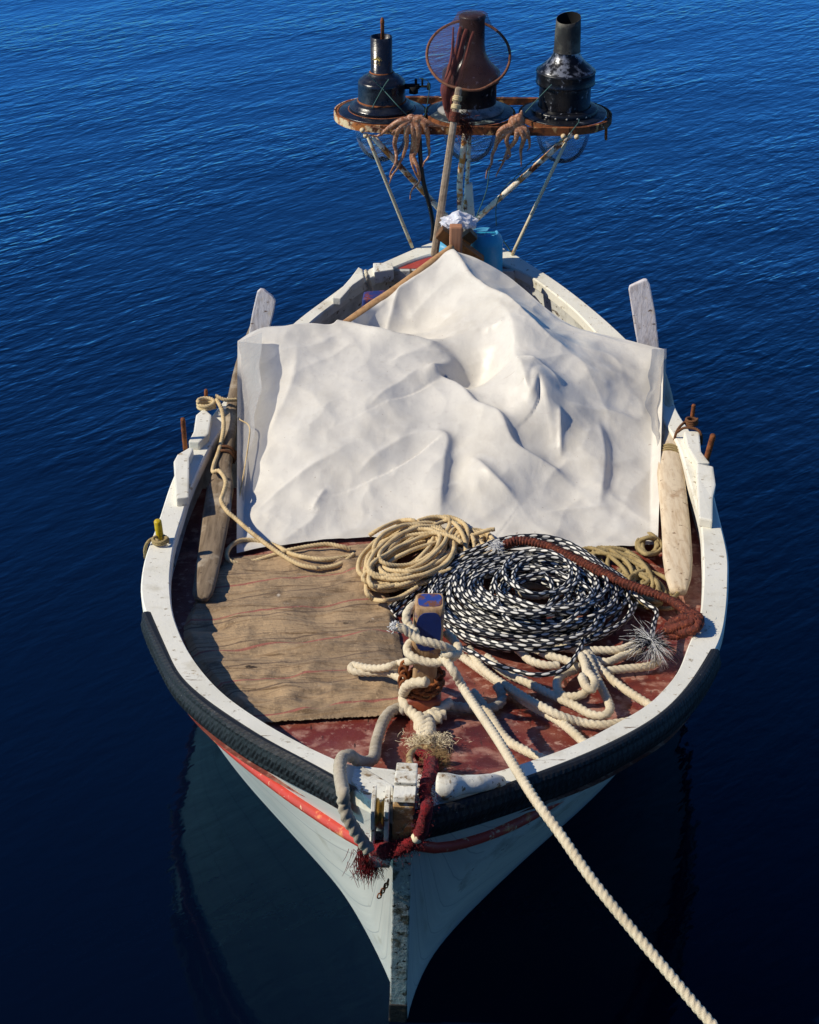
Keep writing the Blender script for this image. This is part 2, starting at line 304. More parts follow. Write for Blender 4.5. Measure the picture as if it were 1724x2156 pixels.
M['hoop'] = mat('brown_hoop', S(122, 78, 54), .7, layers=[('noise', 60, .5, .66, S(84, 50, 38))], bumps=[('noise', 150, .0015)])
def netting_mat(name, col, scale, hole):
    m = bpy.data.materials.new(name); m.use_nodes = True; n = m.node_tree.nodes; l = m.node_tree.links; b = n['Principled BSDF']
    b.inputs['Base Color'].default_value = col; b.inputs['Roughness'].default_value = .8
    tc = n.new('ShaderNodeTexCoord'); sp = n.new('ShaderNodeSeparateXYZ'); l.new(tc.outputs['UV'], sp.inputs[0])
    outs = []
    for sgn in (1, -1):
        a = n.new('ShaderNodeMath'); a.operation = 'MULTIPLY_ADD'; l.new(sp.outputs[1], a.inputs[0]); a.inputs[1].default_value = sgn; l.new(sp.outputs[0], a.inputs[2])
        k = n.new('ShaderNodeMath'); k.operation = 'MULTIPLY'; l.new(a.outputs[0], k.inputs[0]); k.inputs[1].default_value = scale
        f = n.new('ShaderNodeMath'); f.operation = 'FRACT'; l.new(k.outputs[0], f.inputs[0])
        g = n.new('ShaderNodeMath'); g.operation = 'GREATER_THAN'; l.new(f.outputs[0], g.inputs[0]); g.inputs[1].default_value = hole; outs.append(g.outputs[0])
    mx = n.new('ShaderNodeMath'); mx.operation = 'MAXIMUM'; l.new(outs[0], mx.inputs[0]); l.new(outs[1], mx.inputs[1])
    l.new(mx.outputs[0], b.inputs['Alpha'])
    return m
M['net'] = netting_mat('brown_netting', S(86, 54, 50), 170, .82)
M['net_dense'] = netting_mat('gathered_netting', S(112, 52, 42), 260, .52)
def glass_mat():
    m = bpy.data.materials.new('clear_globe_glass'); m.use_nodes = True; n = m.node_tree.nodes; l = m.node_tree.links
    n.remove(n['Principled BSDF'])
    t = n.new('ShaderNodeBsdfTransparent'); t.inputs[0].default_value = (.94, .96, .98, 1)
    g = n.new('ShaderNodeBsdfGlossy'); g.inputs['Roughness'].default_value = .06; g.inputs[0].default_value = (.9, .93, 1, 1)
    lw = n.new('ShaderNodeLayerWeight'); lw.inputs[0].default_value = .13
    mx = n.new('ShaderNodeMixShader'); l.new(lw.outputs['Fresnel'], mx.inputs[0]); l.new(t.outputs[0], mx.inputs[1]); l.new(g.outputs[0], mx.inputs[2])
    d = n.new('ShaderNodeBsdfDiffuse'); d.inputs[0].default_value = (.42, .52, .64, 1)
    nz = n.new('ShaderNodeTexNoise'); nz.inputs['Scale'].default_value = 18; mr = n.new('ShaderNodeMapRange'); mr.inputs[1].default_value = .4; mr.inputs[2].default_value = .8; mr.inputs[3].default_value = .12; mr.inputs[4].default_value = .30
    tc = n.new('ShaderNodeTexCoord'); l.new(tc.outputs['Object'], nz.inputs[0]); l.new(nz.outputs[0], mr.inputs[0])
    m2 = n.new('ShaderNodeMixShader'); l.new(mr.outputs[0], m2.inputs[0]); l.new(mx.outputs[0], m2.inputs[1]); l.new(d.outputs[0], m2.inputs[2])
    l.new(m2.outputs[0], n['Material Output'].inputs[0]); return m
M['glass'] = glass_mat()
def braid_mat():
    m = bpy.data.materials.new('black_and_white_braid'); m.use_nodes = True; n = m.node_tree.nodes; l = m.node_tree.links; b = n['Principled BSDF']
    a = n.new('ShaderNodeAttribute'); a.attribute_name = 'pale'; mr = n.new('ShaderNodeMapRange'); mr.inputs[1].default_value = .42; mr.inputs[2].default_value = .58
    l.new(a.outputs['Fac'], mr.inputs[0]); mx = n.new('ShaderNodeMixRGB'); l.new(mr.outputs[0], mx.inputs[0])
    mx.inputs[1].default_value = S(16, 18, 26); mx.inputs[2].default_value = S(222, 219, 210); l.new(mx.outputs[0], b.inputs['Base Color'])
    b.inputs['Roughness'].default_value = .5; return m
M['braid'] = braid_mat()

# ------------------------------------------------------------------ the water
def water_mat():
    m = bpy.data.materials.new('sea_water'); m.use_nodes = True; n = m.node_tree.nodes; l = m.node_tree.links; b = n['Principled BSDF']
    tc = n.new('ShaderNodeTexCoord')
    def nz(scale, rot, stretch, detail, dist=0.0):
        mp = n.new('ShaderNodeMapping'); l.new(tc.outputs['Object'], mp.inputs[0]); mp.vector_type = 'TEXTURE'; mp.inputs['Rotation'].default_value = (0, 0, R(rot)); mp.inputs['Scale'].default_value = (1 / scale, 1 / (scale * stretch), 1)
        t = n.new('ShaderNodeTexNoise'); t.inputs['Scale'].default_value = 1; t.inputs['Detail'].default_value = detail; t.inputs['Roughness'].default_value = .5; t.inputs['Distortion'].default_value = dist
        l.new(mp.outputs[0], t.inputs[0]); return t.outputs[0]
    # gusts: patches of livelier and calmer water
    g = n.new('ShaderNodeMapRange'); g.inputs[1].default_value = .35; g.inputs[2].default_value = .68; g.inputs[3].default_value = .45; g.inputs[4].default_value = 1.15
    l.new(nz(.55, 20, 1.6, 2), g.inputs[0])
    # the lee of the quay: water calms towards it (smaller y)
    sp = n.new('ShaderNodeSeparateXYZ'); l.new(tc.outputs['Object'], sp.inputs[0])
    q = n.new('ShaderNodeMapRange'); q.interpolation_type = 'SMOOTHSTEP'; q.inputs[1].default_value = 3.2; q.inputs[2].default_value = 8.5; q.inputs[3].default_value = .12; q.inputs[4].default_value = 1.0
    l.new(sp.outputs[1], q.inputs[0])
    k = n.new('ShaderNodeMath'); k.operation = 'MULTIPLY'; l.new(g.outputs[0], k.inputs[0]); l.new(q.outputs[0], k.inputs[1])
    prev = None
    for src, dist in ((nz(1.0, 40, 2.2, 2, .3), .010), (nz(4.6, 46, 2.6, 2, .4), .0108), (nz(9.5, 36, 2.4, 2, .3), .0058), (nz(21, 55, 1.8, 2), .0015)):
        mu = n.new('ShaderNodeMath'); mu.operation = 'MULTIPLY'; l.new(src, mu.inputs[0]); l.new(k.outputs[0], mu.inputs[1])
        bp = n.new('ShaderNodeBump'); bp.inputs['Strength'].default_value = 1; bp.inputs['Distance'].default_value = dist; l.new(mu.outputs[0], bp.inputs['Height'])
        if prev: l.new(prev, bp.inputs['Normal'])
        prev = bp.outputs[0]
    gl = n.new('ShaderNodeBsdfGlossy'); gl.inputs['Color'].default_value = (.34, .78, 1, 1); gl.inputs['Roughness'].default_value = .05; l.new(prev, gl.inputs['Normal'])
    df = n.new('ShaderNodeBsdfDiffuse'); df.inputs[0].default_value = (.0008, .003, .012, 1)
    fn = n.new('ShaderNodeFresnel'); fn.inputs['IOR'].default_value = 1.34; l.new(prev, fn.inputs['Normal'])
    fm = n.new('ShaderNodeMath'); fm.operation = 'MULTIPLY_ADD'; fm.inputs[1].default_value = 4.1; fm.inputs[2].default_value = -.097; fm.use_clamp = True; l.new(fn.outputs[0], fm.inputs[0])
    mx = n.new('ShaderNodeMixShader'); l.new(fm.outputs[0], mx.inputs[0]); l.new(df.outputs[0], mx.inputs[1]); l.new(gl.outputs[0], mx.inputs[2]); l.new(mx.outputs[0], n['Material Output'].inputs[0])
    n.remove(b); return m
o = mesh('sea_water', [(-3000, -3000, 0), (3000, -3000, 0), (3000, 3000, 0), (-3000, 3000, 0)], [(0, 1, 2, 3)], water_mat(), origin=(0, 0, 0))
o['kind'] = 'structure'
# the quay the picture was taken from, at the camera's feet
V, F = bevel_geo([(-40, -12, -1), (40, -12, -1), (40, 1.15, -1), (-40, 1.15, -1), (-40, -12, 1.95), (40, -12, 1.95), (40, 1.15, 1.95), (-40, 1.15, 1.95)], [(0, 1, 2, 3), (4, 7, 6, 5), (0, 4, 5, 1), (1, 5, 6, 2), (2, 6, 7, 3), (3, 7, 4, 0)], .03)
o = mesh('stone_pavement', V, F, mat('quay_stone', S(96, 90, 82), .85, layers=[('noise', 3, .4, .7, S(66, 62, 58))], bumps=[('noise', 12, .01)]), smooth=False)
o['kind'] = 'structure'

# ------------------------------------------------------------------ the boat
boat = thing('fishing_boat', 'white wooden rowing and fishing boat moored bow towards the quay', 'boat', (0.1, 5.0, 0.0))
LO = [(836,1712),(787,1690),(703,1641),(629,1600),(556,1564),(468,1509),(410,1465),(367,1421),(342,1370),(318,1320),(296,1254),(302,1184),(316,1142),(336,1088),(366,1000),(415,915),(478,834),(545,755),(613,683),(698,619),(765,572),(840,537),(908,509),(968,497)]
LI = [(838,1622),(745,1614),(711,1600),(658,1577),(589,1540),(544,1513),(470,1460),(420,1405),(390,1359),(376,1327),(363,1288),(358,1233),(359,1197),(368,1137),(385,1084),(405,1020),(452,925),(515,845),(580,760),(649,683),(718,629),(775,588),(828,563),(900,536),(968,524)]
RO = [(866,1714),(912,1707),(1015,1675),(1119,1639),(1188,1615),(1262,1584),(1341,1543),(1407,1499),(1465,1439),(1501,1381),(1522,1335),(1532,1270),(1534,1219),(1533,1165),(1511,1074),(1490,990),(1462,920),(1430,873),(1404,819),(1355,752),(1310,705),(1260,660),(1200,612),(1150,577),(1087,537),(1040,512),(968,497)]
RI = [(880,1628),(923,1632),(1001,1636),(1105,1604),(1149,1590),(1223,1561),(1306,1516),(1363,1483),(1394,1453),(1429,1411),(1449,1356),(1473,1299),(1480,1219),(1479,1165),(1474,1098),(1450,1010),(1425,930),(1392,880),(1362,825),(1315,760),(1265,712),(1212,655),(1150,605),(1100,572),(1030,545),(968,524)]
NQ = 120
def edge(P, n=NQ): return catmull([on_sheer(u, v) for u, v in P], n=n)
EL, IL, ER, IR = edge(LO), edge(LI), edge(RO), edge(RI)
def smoothit(C, k=2):
    for _ in range(k):
        C2 = C.copy(); C2[1:-1] = .25 * C[:-2] + .5 * C[1:-1] + .25 * C[2:]; C = C2
    return C
EL, IL, ER, IR = [smoothit(c, 3) for c in (EL, IL, ER, IR)]
up = np.array([0, 0, 1.0])
# capping rail: one board round each side
def cap(E, I, name):
    t = .042; e = .006
    d = I - E; d /= np.linalg.norm(d, axis=1)[:, None]
    rows = [E - up * t, E - up * e, E + d * e, I - d * e, I - up * e, I - up * t]
    rows.append(rows[0])
    V, F = strip_geo(rows); F = [f[::-1] for f in F]
    return mesh(name, V, F, M['white'], boat, True)
for E_, I_ in ((EL, IL), (ER, IR)):
    o = cap(E_, I_, 'cap_rail')
    o.data.polygons.foreach_set('use_smooth', np.zeros(len(o.data.polygons), bool))
# hull shell
BOWX, BOWZ = on_sheer(850, 1700)[:2]; STX, STY = on_sheer(968, 497)[:2]
def axis_x(y): return BOWX + (STX - BOWX) * (y - Y_BOW) / (Y_STERN - Y_BOW)
SIL = [(836,2140),(829,2082),(814,2038),(786,1967),(746,1899),(687,1832),(607,1748),(528,1661),(465,1590),(409,1526)]
wlp = np.array([at_z(u, v, 0.0) for u, v in SIL]); wlY = wlp[:, 1]; wlB = axis_x(wlY) - wlp[:, 0]
Y_FOOT = at_z(836, 2148, 0)[1]
def keel_z(y):
    a = sheer(Y_BOW); zs = []
    if y < Y_FOOT: z = a * (Y_FOOT - y) / max(Y_FOOT - Y_BOW, 1e-3)
    else: z = -0.32 * (1 - math.exp(-(y - Y_FOOT) / 0.16))
    z = min(z, sheer(y) - .06)
    e = Y_STERN + .02 - y
    if e < .12: z = max(z, sheer(y) * (1 - e / .12) * .9)
    elif e < .6: z = max(z, -.32 * (e - .12) / .48)
    return z
hL = lambda y: np.interp(y, EL[:, 1], axis_x(EL[:, 1]) - EL[:, 0])
SILR = [(856,2140),(866,2060),(899,2011),(940,1967),(988,1915),(1056,1854),(1151,1762),(1290,1655)]
wrp = np.array([at_z(u, v, 0.0) for u, v in SILR]); wrb = wrp[:, 0] - axis_x(wrp[:, 1])
halfR = lambda y: np.interp(y, ER[:, 1], ER[:, 0] - axis_x(ER[:, 1]))
def rho(y, side='l'):
    wly, wlb, halfL = (wlY, wlB, hL) if side == 'l' else (wrp[:, 1], wrb, halfR)
    b = max(float(halfL(y)), .02)
    if y <= wly[-1]: return float(np.clip(np.interp(y, wly, wlb) / b, .03, .97))
    r0 = float(np.clip(wlb[-1] / max(float(halfL(wly[-1])), .02), .03, .97))
    k = (y - wly[-1]) / (Y_STERN - wly[-1])
    return float(r0 + (.86 - r0) * min(1, k * 3)) * (1 - max(0, (k - .75) / .25) ** 2 * .4)
KH = 26
def hull_pt(E, i, f, off=0.0):
    """point on the shell at rail point i, fraction f of the way down"""
    x, y, zs = E[i]; xc = axis_x(y); zk = keel_z(y); zs = zs - .02
    zz = zs + (zk - zs) * f
    n0 = .95 if x < xc else 1.8
    if y <= Y_FOOT + .01: n = n0
    else:
        r = rho(y, 'l' if x < xc else 'r'); q = (0 - zk) / (zs - zk); n = math.log(max(r, .03)) / math.log(max(q, 1e-3)); n = min(max(n, .22), 1.9)
        k = min(1, (y - Y_FOOT) / .28); k = k * k * (3 - 2 * k); n = n0 * (1 - k) + n * k
    g = max(0.0, (zz - zk) / (zs - zk)) ** n
    sgn = 1 if x > xc else -1
    p = np.array([xc + (x - xc) * g, y, zz])
    return p
HULL = {}
for side, E_ in (('l', EL), ('r', ER)):
    f = (np.linspace(0, 1, KH)) ** 1.0
    G = np.array([[hull_pt(E_, i, k) for i in range(NQ)] for k in f])
    # never in front of the stem: shell starts a little inside the rail edge
    for q in range(1, KH - 1): G[q][3:, 0] = smoothit(G[q][3:, :1], 24)[:, 0]
    HULL[side] = G
mbh = MB()
for side in 'lr':
    V, F = strip_geo(HULL[side]); L = np.r_[0, np.cumsum(np.linalg.norm(np.diff(HULL[side][0], axis=0), axis=1))]
    uv = np.stack([np.broadcast_to(L, (KH, NQ)).ravel(), np.broadcast_to(np.linspace(0, 1, KH)[:, None], (KH, NQ)).ravel()], 1)
    mbh.add(V, F if side == 'l' else [q[::-1] for q in F], uv)
mbh.build('hull', M['hull'], boat)
# along-hull rails
def hull_line(side, drop, off, i0=0, i1=NQ):
    E_ = EL if side == 'l' else ER; out = []
    for i in range(i0, i1):
        zs = E_[i][2] - .02; zk = keel_z(E_[i][1]); fr = (drop - .02) / max(zs - zk, .05)
        p = hull_pt(E_, i, min(fr, .98)); q = hull_pt(E_, i, min(fr + .03, 1.0))
        out.append((p, q))
    P = np.array([a for a, _ in out]); T = np.gradient(P, axis=0); T /= np.linalg.norm(T, axis=1)[:, None] + 1e-9
    D = np.array([b - a for a, b in out]); Nn = np.cross(T, D); Nn /= np.linalg.norm(Nn, axis=1)[:, None] + 1e-9
    if side == 'l': Nn = Nn * np.sign((Nn[:, 0] * -1).mean() or 1)
    else: Nn = Nn * np.sign(Nn[:, 0].mean() or 1)
    return P + Nn * off, Nn
for side in 'lr':
    P, Nn = hull_line(side, .178, .004, 3, 92)
    V, F, uv = tube_geo(smoothit(P, 4), .0165, 12); mesh('rubbing_rail', V, F, M['red_paint'], boat)
# tyre-tread fender strips nailed along the bow quarters
def fender(side, i0, i1):
    E_ = EL if side == 'l' else ER
    top = smoothit(E_[i0:i1], 2)
    C = catmull(top, step=.008); m = len(C)
    T = np.gradient(C, axis=0); T[:, 2] = 0; T /= np.linalg.norm(T, axis=1)[:, None]
    Nn = np.cross(T, up); Nn *= np.sign((Nn[:, 0] * (-1 if side == 'l' else 1)).mean())
    s = np.arange(m) * .008; rows = []
    HS = .84
    prof = [(.016, -.002), (.008, .004), (-.001, .005), (-.008, .001), (-.013, -.008), (-.016, -.020), (-.018, -.034), (-.019, -.048), (-.018, -.062), (-.017, -.075), (-.014, -.086), (-.010, -.097), (-.002, -.100)]
    for j, (dx, dz) in enumerate(prof):
        dz = dz * HS if dz < 0 else dz
        k = np.zeros(m)
        if 3 <= j <= 10:
            k = np.where(np.sin(2 * math.pi * s / .021 + (j % 2) * 2.2) > -.25, .0009, -.0012)
            if j in (5, 9): k = np.full(m, -.002)
        wob = .002 * np.sin(s * 9 + j)
        rows.append(C - Nn * (dx - k - wob)[:, None] + up * dz)
    V, F = strip_geo(rows)
    if side == 'r': F = [f[::-1] for f in F]
    o = mesh('tyre_fender', V, F, M['rubber'], boat, False); return o
iL = int(np.argmin([np.linalg.norm(p - on_sheer(303, 1282)) for p in EL]))
iR = int(np.argmin([np.linalg.norm(p - on_sheer(1503, 1352)) for p in ER]))
fl = fender('l', 4, iL); fr_ = fender('r', 0, iR)
# stem post
ax = np.array([STX - BOWX, Y_STERN - Y_BOW, 0]); ax /= np.linalg.norm(ax); lat = np.array([ax[1], -ax[0], 0])
st0 = at_z(850, 1690, .955); st1 = at_z(837, 2150, 0.0)
def stem_piece(name, prof, wd, material, cx=0.0, bev=.004, parent=boat):
    """prof: (aft distance from the stem front line, height)"""
    top = []; bot = []
    for a, z in prof:
        t = (st0[2] - z) / (st0[2] - st1[2]); base = st0 + (st1 - st0) * t; base[2] = z
        top.append(base + ax * a - lat * (wd / 2 - cx)); bot.append(base + ax * a + lat * (wd / 2 + cx))
    V, F = prism_geo(top, bot, bev); return mesh(name, V, F, material, parent, False)
M['stem'] = mat('worn_stem_paint', S(196, 196, 190), .7, layers=[('noise', 9, .46, .60, S(150, 150, 146)), ('noise', 22, .52, .60, S(108, 98, 80)), ('noise', 40, .60, .64, S(52, 46, 40))], bumps=[('noise', 24, .008), ('noise', 70, .003)])
M['stem_brown'] = mat('worn_stem_wood', S(168, 132, 84), .7, layers=[('noise', 20, .48, .62, S(96, 72, 44)), ('noise', 50, .56, .64, S(206, 190, 160))], bumps=[('noise', 26, .006), ('noise', 70, .002)])
stem_piece('stem', [(0, .80), (0, .30), (0, 0), (.02, -.22), (.2, -.3), (.16, .3), (.11, .80)], .046, M['stem'])
stem_piece('stem_foot', [(-.004, .085), (-.004, -.05), (.05, -.05), (.05, .085)], .050, mat('dark_tarred_wood', S(34, 32, 34), .6, layers=[('noise', 30, .55, .68, S(92, 74, 58))], bumps=[('noise', 30, .006)]))
stem_piece('stem_head', [(0, .803), (-.002, .940), (.012, .955), (.05, .955), (.05, .803)], .052, M['stem_brown'])
stem_piece('stem_block', [(-.001, .9565), (.006, .968), (.048, .968), (.0525, .9565)], .052, M['worn_white'], bev=.0012)
stem_piece('stem_block', [(.054, .80), (.054, .974), (.098, .974), (.098, .80)], .054, M['worn_white'])
stem_piece('stem_block', [(.1015, .80), (.1015, .97), (.132, .97), (.132, .80)], .052, M['worn_white'])
# plates closing the bow behind the stem
def plate(name, pts, h, t, material, bev=.003, zfun=on_sheer, parent=boat):
    top = [zfun(u, v, h) for u, v in pts]; bot = [p - up * t for p in top]
    V, F = prism_geo(top, bot, bev); return mesh(name, V, F, material, parent, False)
c4 = crop(1300, 2900, 2.873)
plate('breasthook', c4([(340,480),(420,470),(780,690),(775,890),(700,880),(590,930),(440,800),(300,640)]), .006, .03, M['worn_white'])
plate('breasthook', c4([(420,468),(810,515),(812,640),(770,655)]), -.012, .04, M['worn_white'])
# roller cheeks at the left of the stem
ro = MB()
for cx, wd in ((-.073, .010), (-.040, .012)):
    top = []; bot = []
    for a, z in [(-.006, .79), (-.012, .93), (.01, .955), (.06, .955), (.06, .79)]:
        t = (st0[2] - z) / (st0[2] - st1[2]); b = st0 + (st1 - st0) * t; b[2] = z; b = b + ax * a
        top.append(b + lat * (cx - wd / 2)); bot.append(b + lat * (cx + wd / 2))
    ro.add(*prism_geo(top, bot, .002))
bow_roller = ro.build('bow_roller', M['worn_white'], boat, False)
t_ = (st0[2] - .90) / (st0[2] - st1[2]); c_ = st0 + (st1 - st0) * t_ + ax * .02 - lat * .0565; c_[2] = .895
V, F = lathe_geo([(.0, -.010), (.034, -.010), (.034, -.006), (.025, -.001), (.025, .001), (.034, .006), (.034, .010), (.0, .010)], c_, 28, lat)
mesh('sheave', V, F, M['brass'], bow_roller)
stem_piece('roller_foot', [(-.004, .70), (-.004, .79), (.05, .79), (.05, .70)], .052, M['worn_white'], cx=-.056)
# horn cleat on the right rail
k7 = crop(1300, 2700, 1.5445)
C = catmull([on_sheer(u, v, h) for (u, v), h in zip(k7([(700,690),(760,690),(850,680),(950,672),(1030,660),(1085,668)]), (.035,.036,.03,.026,.018,.004))], n=24)
V, F, uv = tube_geo(C, np.interp(np.linspace(0, 1, 24), [0, .12, .3, .6, 1], [.034, .034, .025, .022, .018]), 12); mesh('horn_cleat', V, F, M['worn_white'], boat)
# fore deck
def deck_sheet(name, y0, y1, h, material, ins=.02):
    ys = np.linspace(y0, y1, 60); rows = []
    xl = np.interp(ys, IL[::1, 1], IL[:, 0]); xr = np.interp(ys, IR[:, 1], IR[:, 0])
    for k in np.linspace(0, 1, 24):
        rows.append([[xl[i] - ins + (xr[i] - xl[i] + 2 * ins) * k, ys[i], sheer(ys[i]) - h + .012 * (1 - (2 * k - 1) ** 2)] for i in range(len(ys))])
    V, F = strip_geo(rows); return mesh(name, V, F, material, boat)
o = deck_sheet('fore_deck', Y_BOW + .11, 5.30, DECK_H + .012, M['deck'], .06)
# centre plank of the fore deck running to the stem
cp = MB(); 
cp.add(*prism_geo([on_deck(u, v, .012) for u, v in [(858,1610),(905,1612),(940,1480),(866,1478)]], [on_deck(u, v, -.01) for u, v in [(858,1610),(905,1612),(940,1480),(866,1478)]], .004))
cp.build('king_plank', M['deck'], boat, False)
# inner lining below the rail, floor boards, beams
for E_, I_, s_ in ((EL, IL, 1), (ER, IR, -1)):
    rows = [I_ - up * .043 + np.array([-.004 * s_, 0, 0]), I_ - up * .13 + np.array([-.02 * s_, 0, 0]), I_ - up * .20 + np.array([-.03 * s_, 0, 0]), I_ - up * .42 + np.array([.02 * s_, 0, 0])]
    d = (I_ - E_); d[:, 2] = 0; d /= np.linalg.norm(d, axis=1)[:, None]
    rows = [I_ - up * .040 - d * .012, I_ - up * .13 - d * .03, I_ - up * .22 - d * .03, I_ - up * .45 + d * .03]
    low = np.array([hull_pt(E_, i, .5) for i in range(NQ)]); cx = axis_x(low[:, 1]); low[:, 0] = cx + (low[:, 0] - cx) * .86; low[:, 2] = np.maximum(low[:, 2], .12)
    rows[2] = rows[1] * .6 + low * .4; rows[3] = low
    V, F = strip_geo(rows); V = np.asarray(V)
    mesh('inner_lining', V, F, M['inner'], boat)
fb = MB()
for k in range(9):
    x0 = -.62 + k * .165
    fb.add(*prism_geo([(x0, 5.25, .22), (x0 + .158, 5.25, .22), (x0 + .158, 7.0, .24), (x0, 7.0, .24)], [(x0, 5.25, .20), (x0 + .158, 5.25, .20), (x0 + .158, 7.0, .22), (x0, 7.0, .22)], .003))
fb.build('floor_boards', M['dark_wood'], boat, False)
# aft deck
s7 = crop(1650, 800, 3.1345); c8 = crop(900, 1000, 2.155)
yA = on_sheer(900, 560)[1]
ys = np.linspace(yA, Y_STERN - .03, 24); rows = []
for k in np.linspace(0, 1, 16):
    rows.append([[np.interp(y, IL[:, 1], IL[:, 0]) + .004 + (np.interp(y, IR[:, 1], IR[:, 0]) - np.interp(y, IL[:, 1], IL[:, 0]) - .008) * k, y, sheer(y) - .012] for y in ys])
V, F = strip_geo(rows); mesh('aft_deck', V, F, M['aft_red'], boat)
xl = np.interp(yA, IL[:, 1], IL[:, 0]); xr = np.interp(yA, IR[:, 1], IR[:, 0])
V, F = beam_geo((xl - .03, yA - .012, sheer(yA) - .040), (xr + .03, yA - .012, sheer(yA) - .040), .024, .055); mesh('deck_beam', V, F, M['inner'], boat, False)
# raised thole pads on the rails
l3 = crop(500, 1400, 2.155); r4 = crop(2300, 1500, 1.96)
pads = [l3([(440,1280),(548,1268),(552,930),(590,850),(560,835),(450,900),(418,960),(425,1090)]), l3([(545,790),(640,795),(720,720),(745,560),(680,500),(610,560),(590,700)]),
        r4([(852,440),(975,436),(990,600),(1060,690),(960,690),(880,560)]), r4([(955,690),(1085,715),(1105,860),(1082,960),(1080,1140),(972,1118),(955,800)])]
for p in pads: plate('thole_pad', p, .034, .036, M['white'], .006)
plate('stern_chock', c8([(925,410),(1000,415),(1100,300),(1195,235),(1185,165),(1150,145),(1080,240),(1000,330)]), .03, .035, M['white'], .005)
plate('stern_chock', c8([(1276,110),(1440,108),(1455,165),(1285,190)]), .02, .06, M['worn_white'], .005)
# thole pins
def pin(pix0, pix1, z0h, r, material, name='thole_pin'):
    a = on_sheer(*pix0, z0h); b = at_y(*pix1, a[1] - .004)
    V, F, uv = tube_geo(np.array([a - (b - a) * .15, a, (a + b) / 2, a + (b - a) * .94, b]), [r, r, r, r, r * .8], 14); return mesh(name, V, F, material, boat)
(a1, b1), (a2, b2), (a3, b3) = [l3(q) for q in ([(518,832),(497,590)], [(698,440),(698,342)], [(305,1640),(280,1470)])]
pin(a1, b1, .0, .009, M['rust']); pin(a2, b2, .03, .007, M['rust']); pin(a3, b3, .0, .013, M['yellow'])
(a4, b4), (a5, b5) = [r4(q) for q in ([(915,370),(932,234)], [(1022,695),(1085,468)])]
pin(a4, b4, .03, .008, M['rust']); pin(a5, b5, .0, .011, M['rust'])
# bitt: stout post through the fore deck with a blue painted face
zb = on_deck(888, 1498)
tb = at_y(905, 1264, zb[1] + .035)
BX, BY = zb[0], zb[1]
def bitt_pt(z): t = (z - zb[2]) / (tb[2] - zb[2]); return zb + (tb - zb) * t
wB = .082
def sq(c, wx, wy, n=6, e=.28):
    th = np.linspace(0, 2 * math.pi, 24, endpoint=False); return [np.array([c[0] + wx / 2 * math.copysign(abs(math.cos(t)) ** e, math.cos(t)), c[1] + wy / 2 * math.copysign(abs(math.sin(t)) ** e, math.sin(t)), c[2]]) for t in th]
H = tb[2] - zb[2]
secs = [(-.02, .098, .090), (.17, .104, .094), (.185, .092, .086), (.20, .070, .070), (.50, .066, .066), (.53, .070, .070), (.58, .084, .080), (.62, .086, .084), (.95, .084, .082), (.985, .080, .078), (1.0, .072, .070)]
def loft(secs):
    rings = [sq(bitt_pt(zb[2] + k * H), a, b) for k, a, b in secs]; n = len(rings[0]); V = [p for r in rings for p in r]
    F = [[i * n + j, i * n + (j + 1) % n, (i + 1) * n + (j + 1) % n, (i + 1) * n + j] for i in range(len(rings) - 1) for j in range(n)]
    F.append([(len(rings) - 1) * n + j for j in range(n)]); return V, F
V, F = loft(secs[3:]); bitt = mesh('mooring_bitt', V, F, M['bitt_wood'], boat); bitt.data.polygons[-1].use_smooth = False
V, F = loft(secs[:4]); mesh('bitt_heel', V, F, M['red_wood'], boat)
# painted patches on the bitt
fc = []; th = np.linspace(0, 2 * math.pi, 40, endpoint=False)
for t in th:
    x = .0355 * math.copysign(abs(math.cos(t)) ** .6, math.cos(t)); k = .80 + .165 * math.copysign(abs(math.sin(t)) ** .75, math.sin(t)); c = bitt_pt(zb[2] + k * H)
    jit = .0015 * mnoise.noise(Vector((math.cos(t) * 6, math.sin(t) * 6, 0)))
    fc.append(np.array([c[0] + x + jit, c[1] - .0432, c[2] + jit * 2]))
V, F = prism_geo(fc, [p + np.array([0, .004, 0]) for p in fc], 0); mesh('blue_patch', V, F, M['blue_paint'], bitt, False)
c = bitt_pt(tb[2]); fc = [np.array([c[0] + .033 * math.copysign(abs(math.cos(t)) ** .5, math.cos(t)), c[1] + .031 * math.copysign(abs(math.sin(t)) ** .5, math.sin(t)), c[2] + .0012]) for t in th]
V, F = prism_geo(fc, [p - up * .003 for p in fc], 0); mesh('blue_top', V, F, M['blue_worn'], bitt, False)
# rudder head standing behind the stern
V, F = beam_geo(at_y(992, 505, Y_STERN + .03), at_y(986, 386, Y_STERN + .05), .05, .05, up=(0, 1, 0), w2=.035, h2=.04); mesh('rudder_head', V, F, M['white'], boat, False)

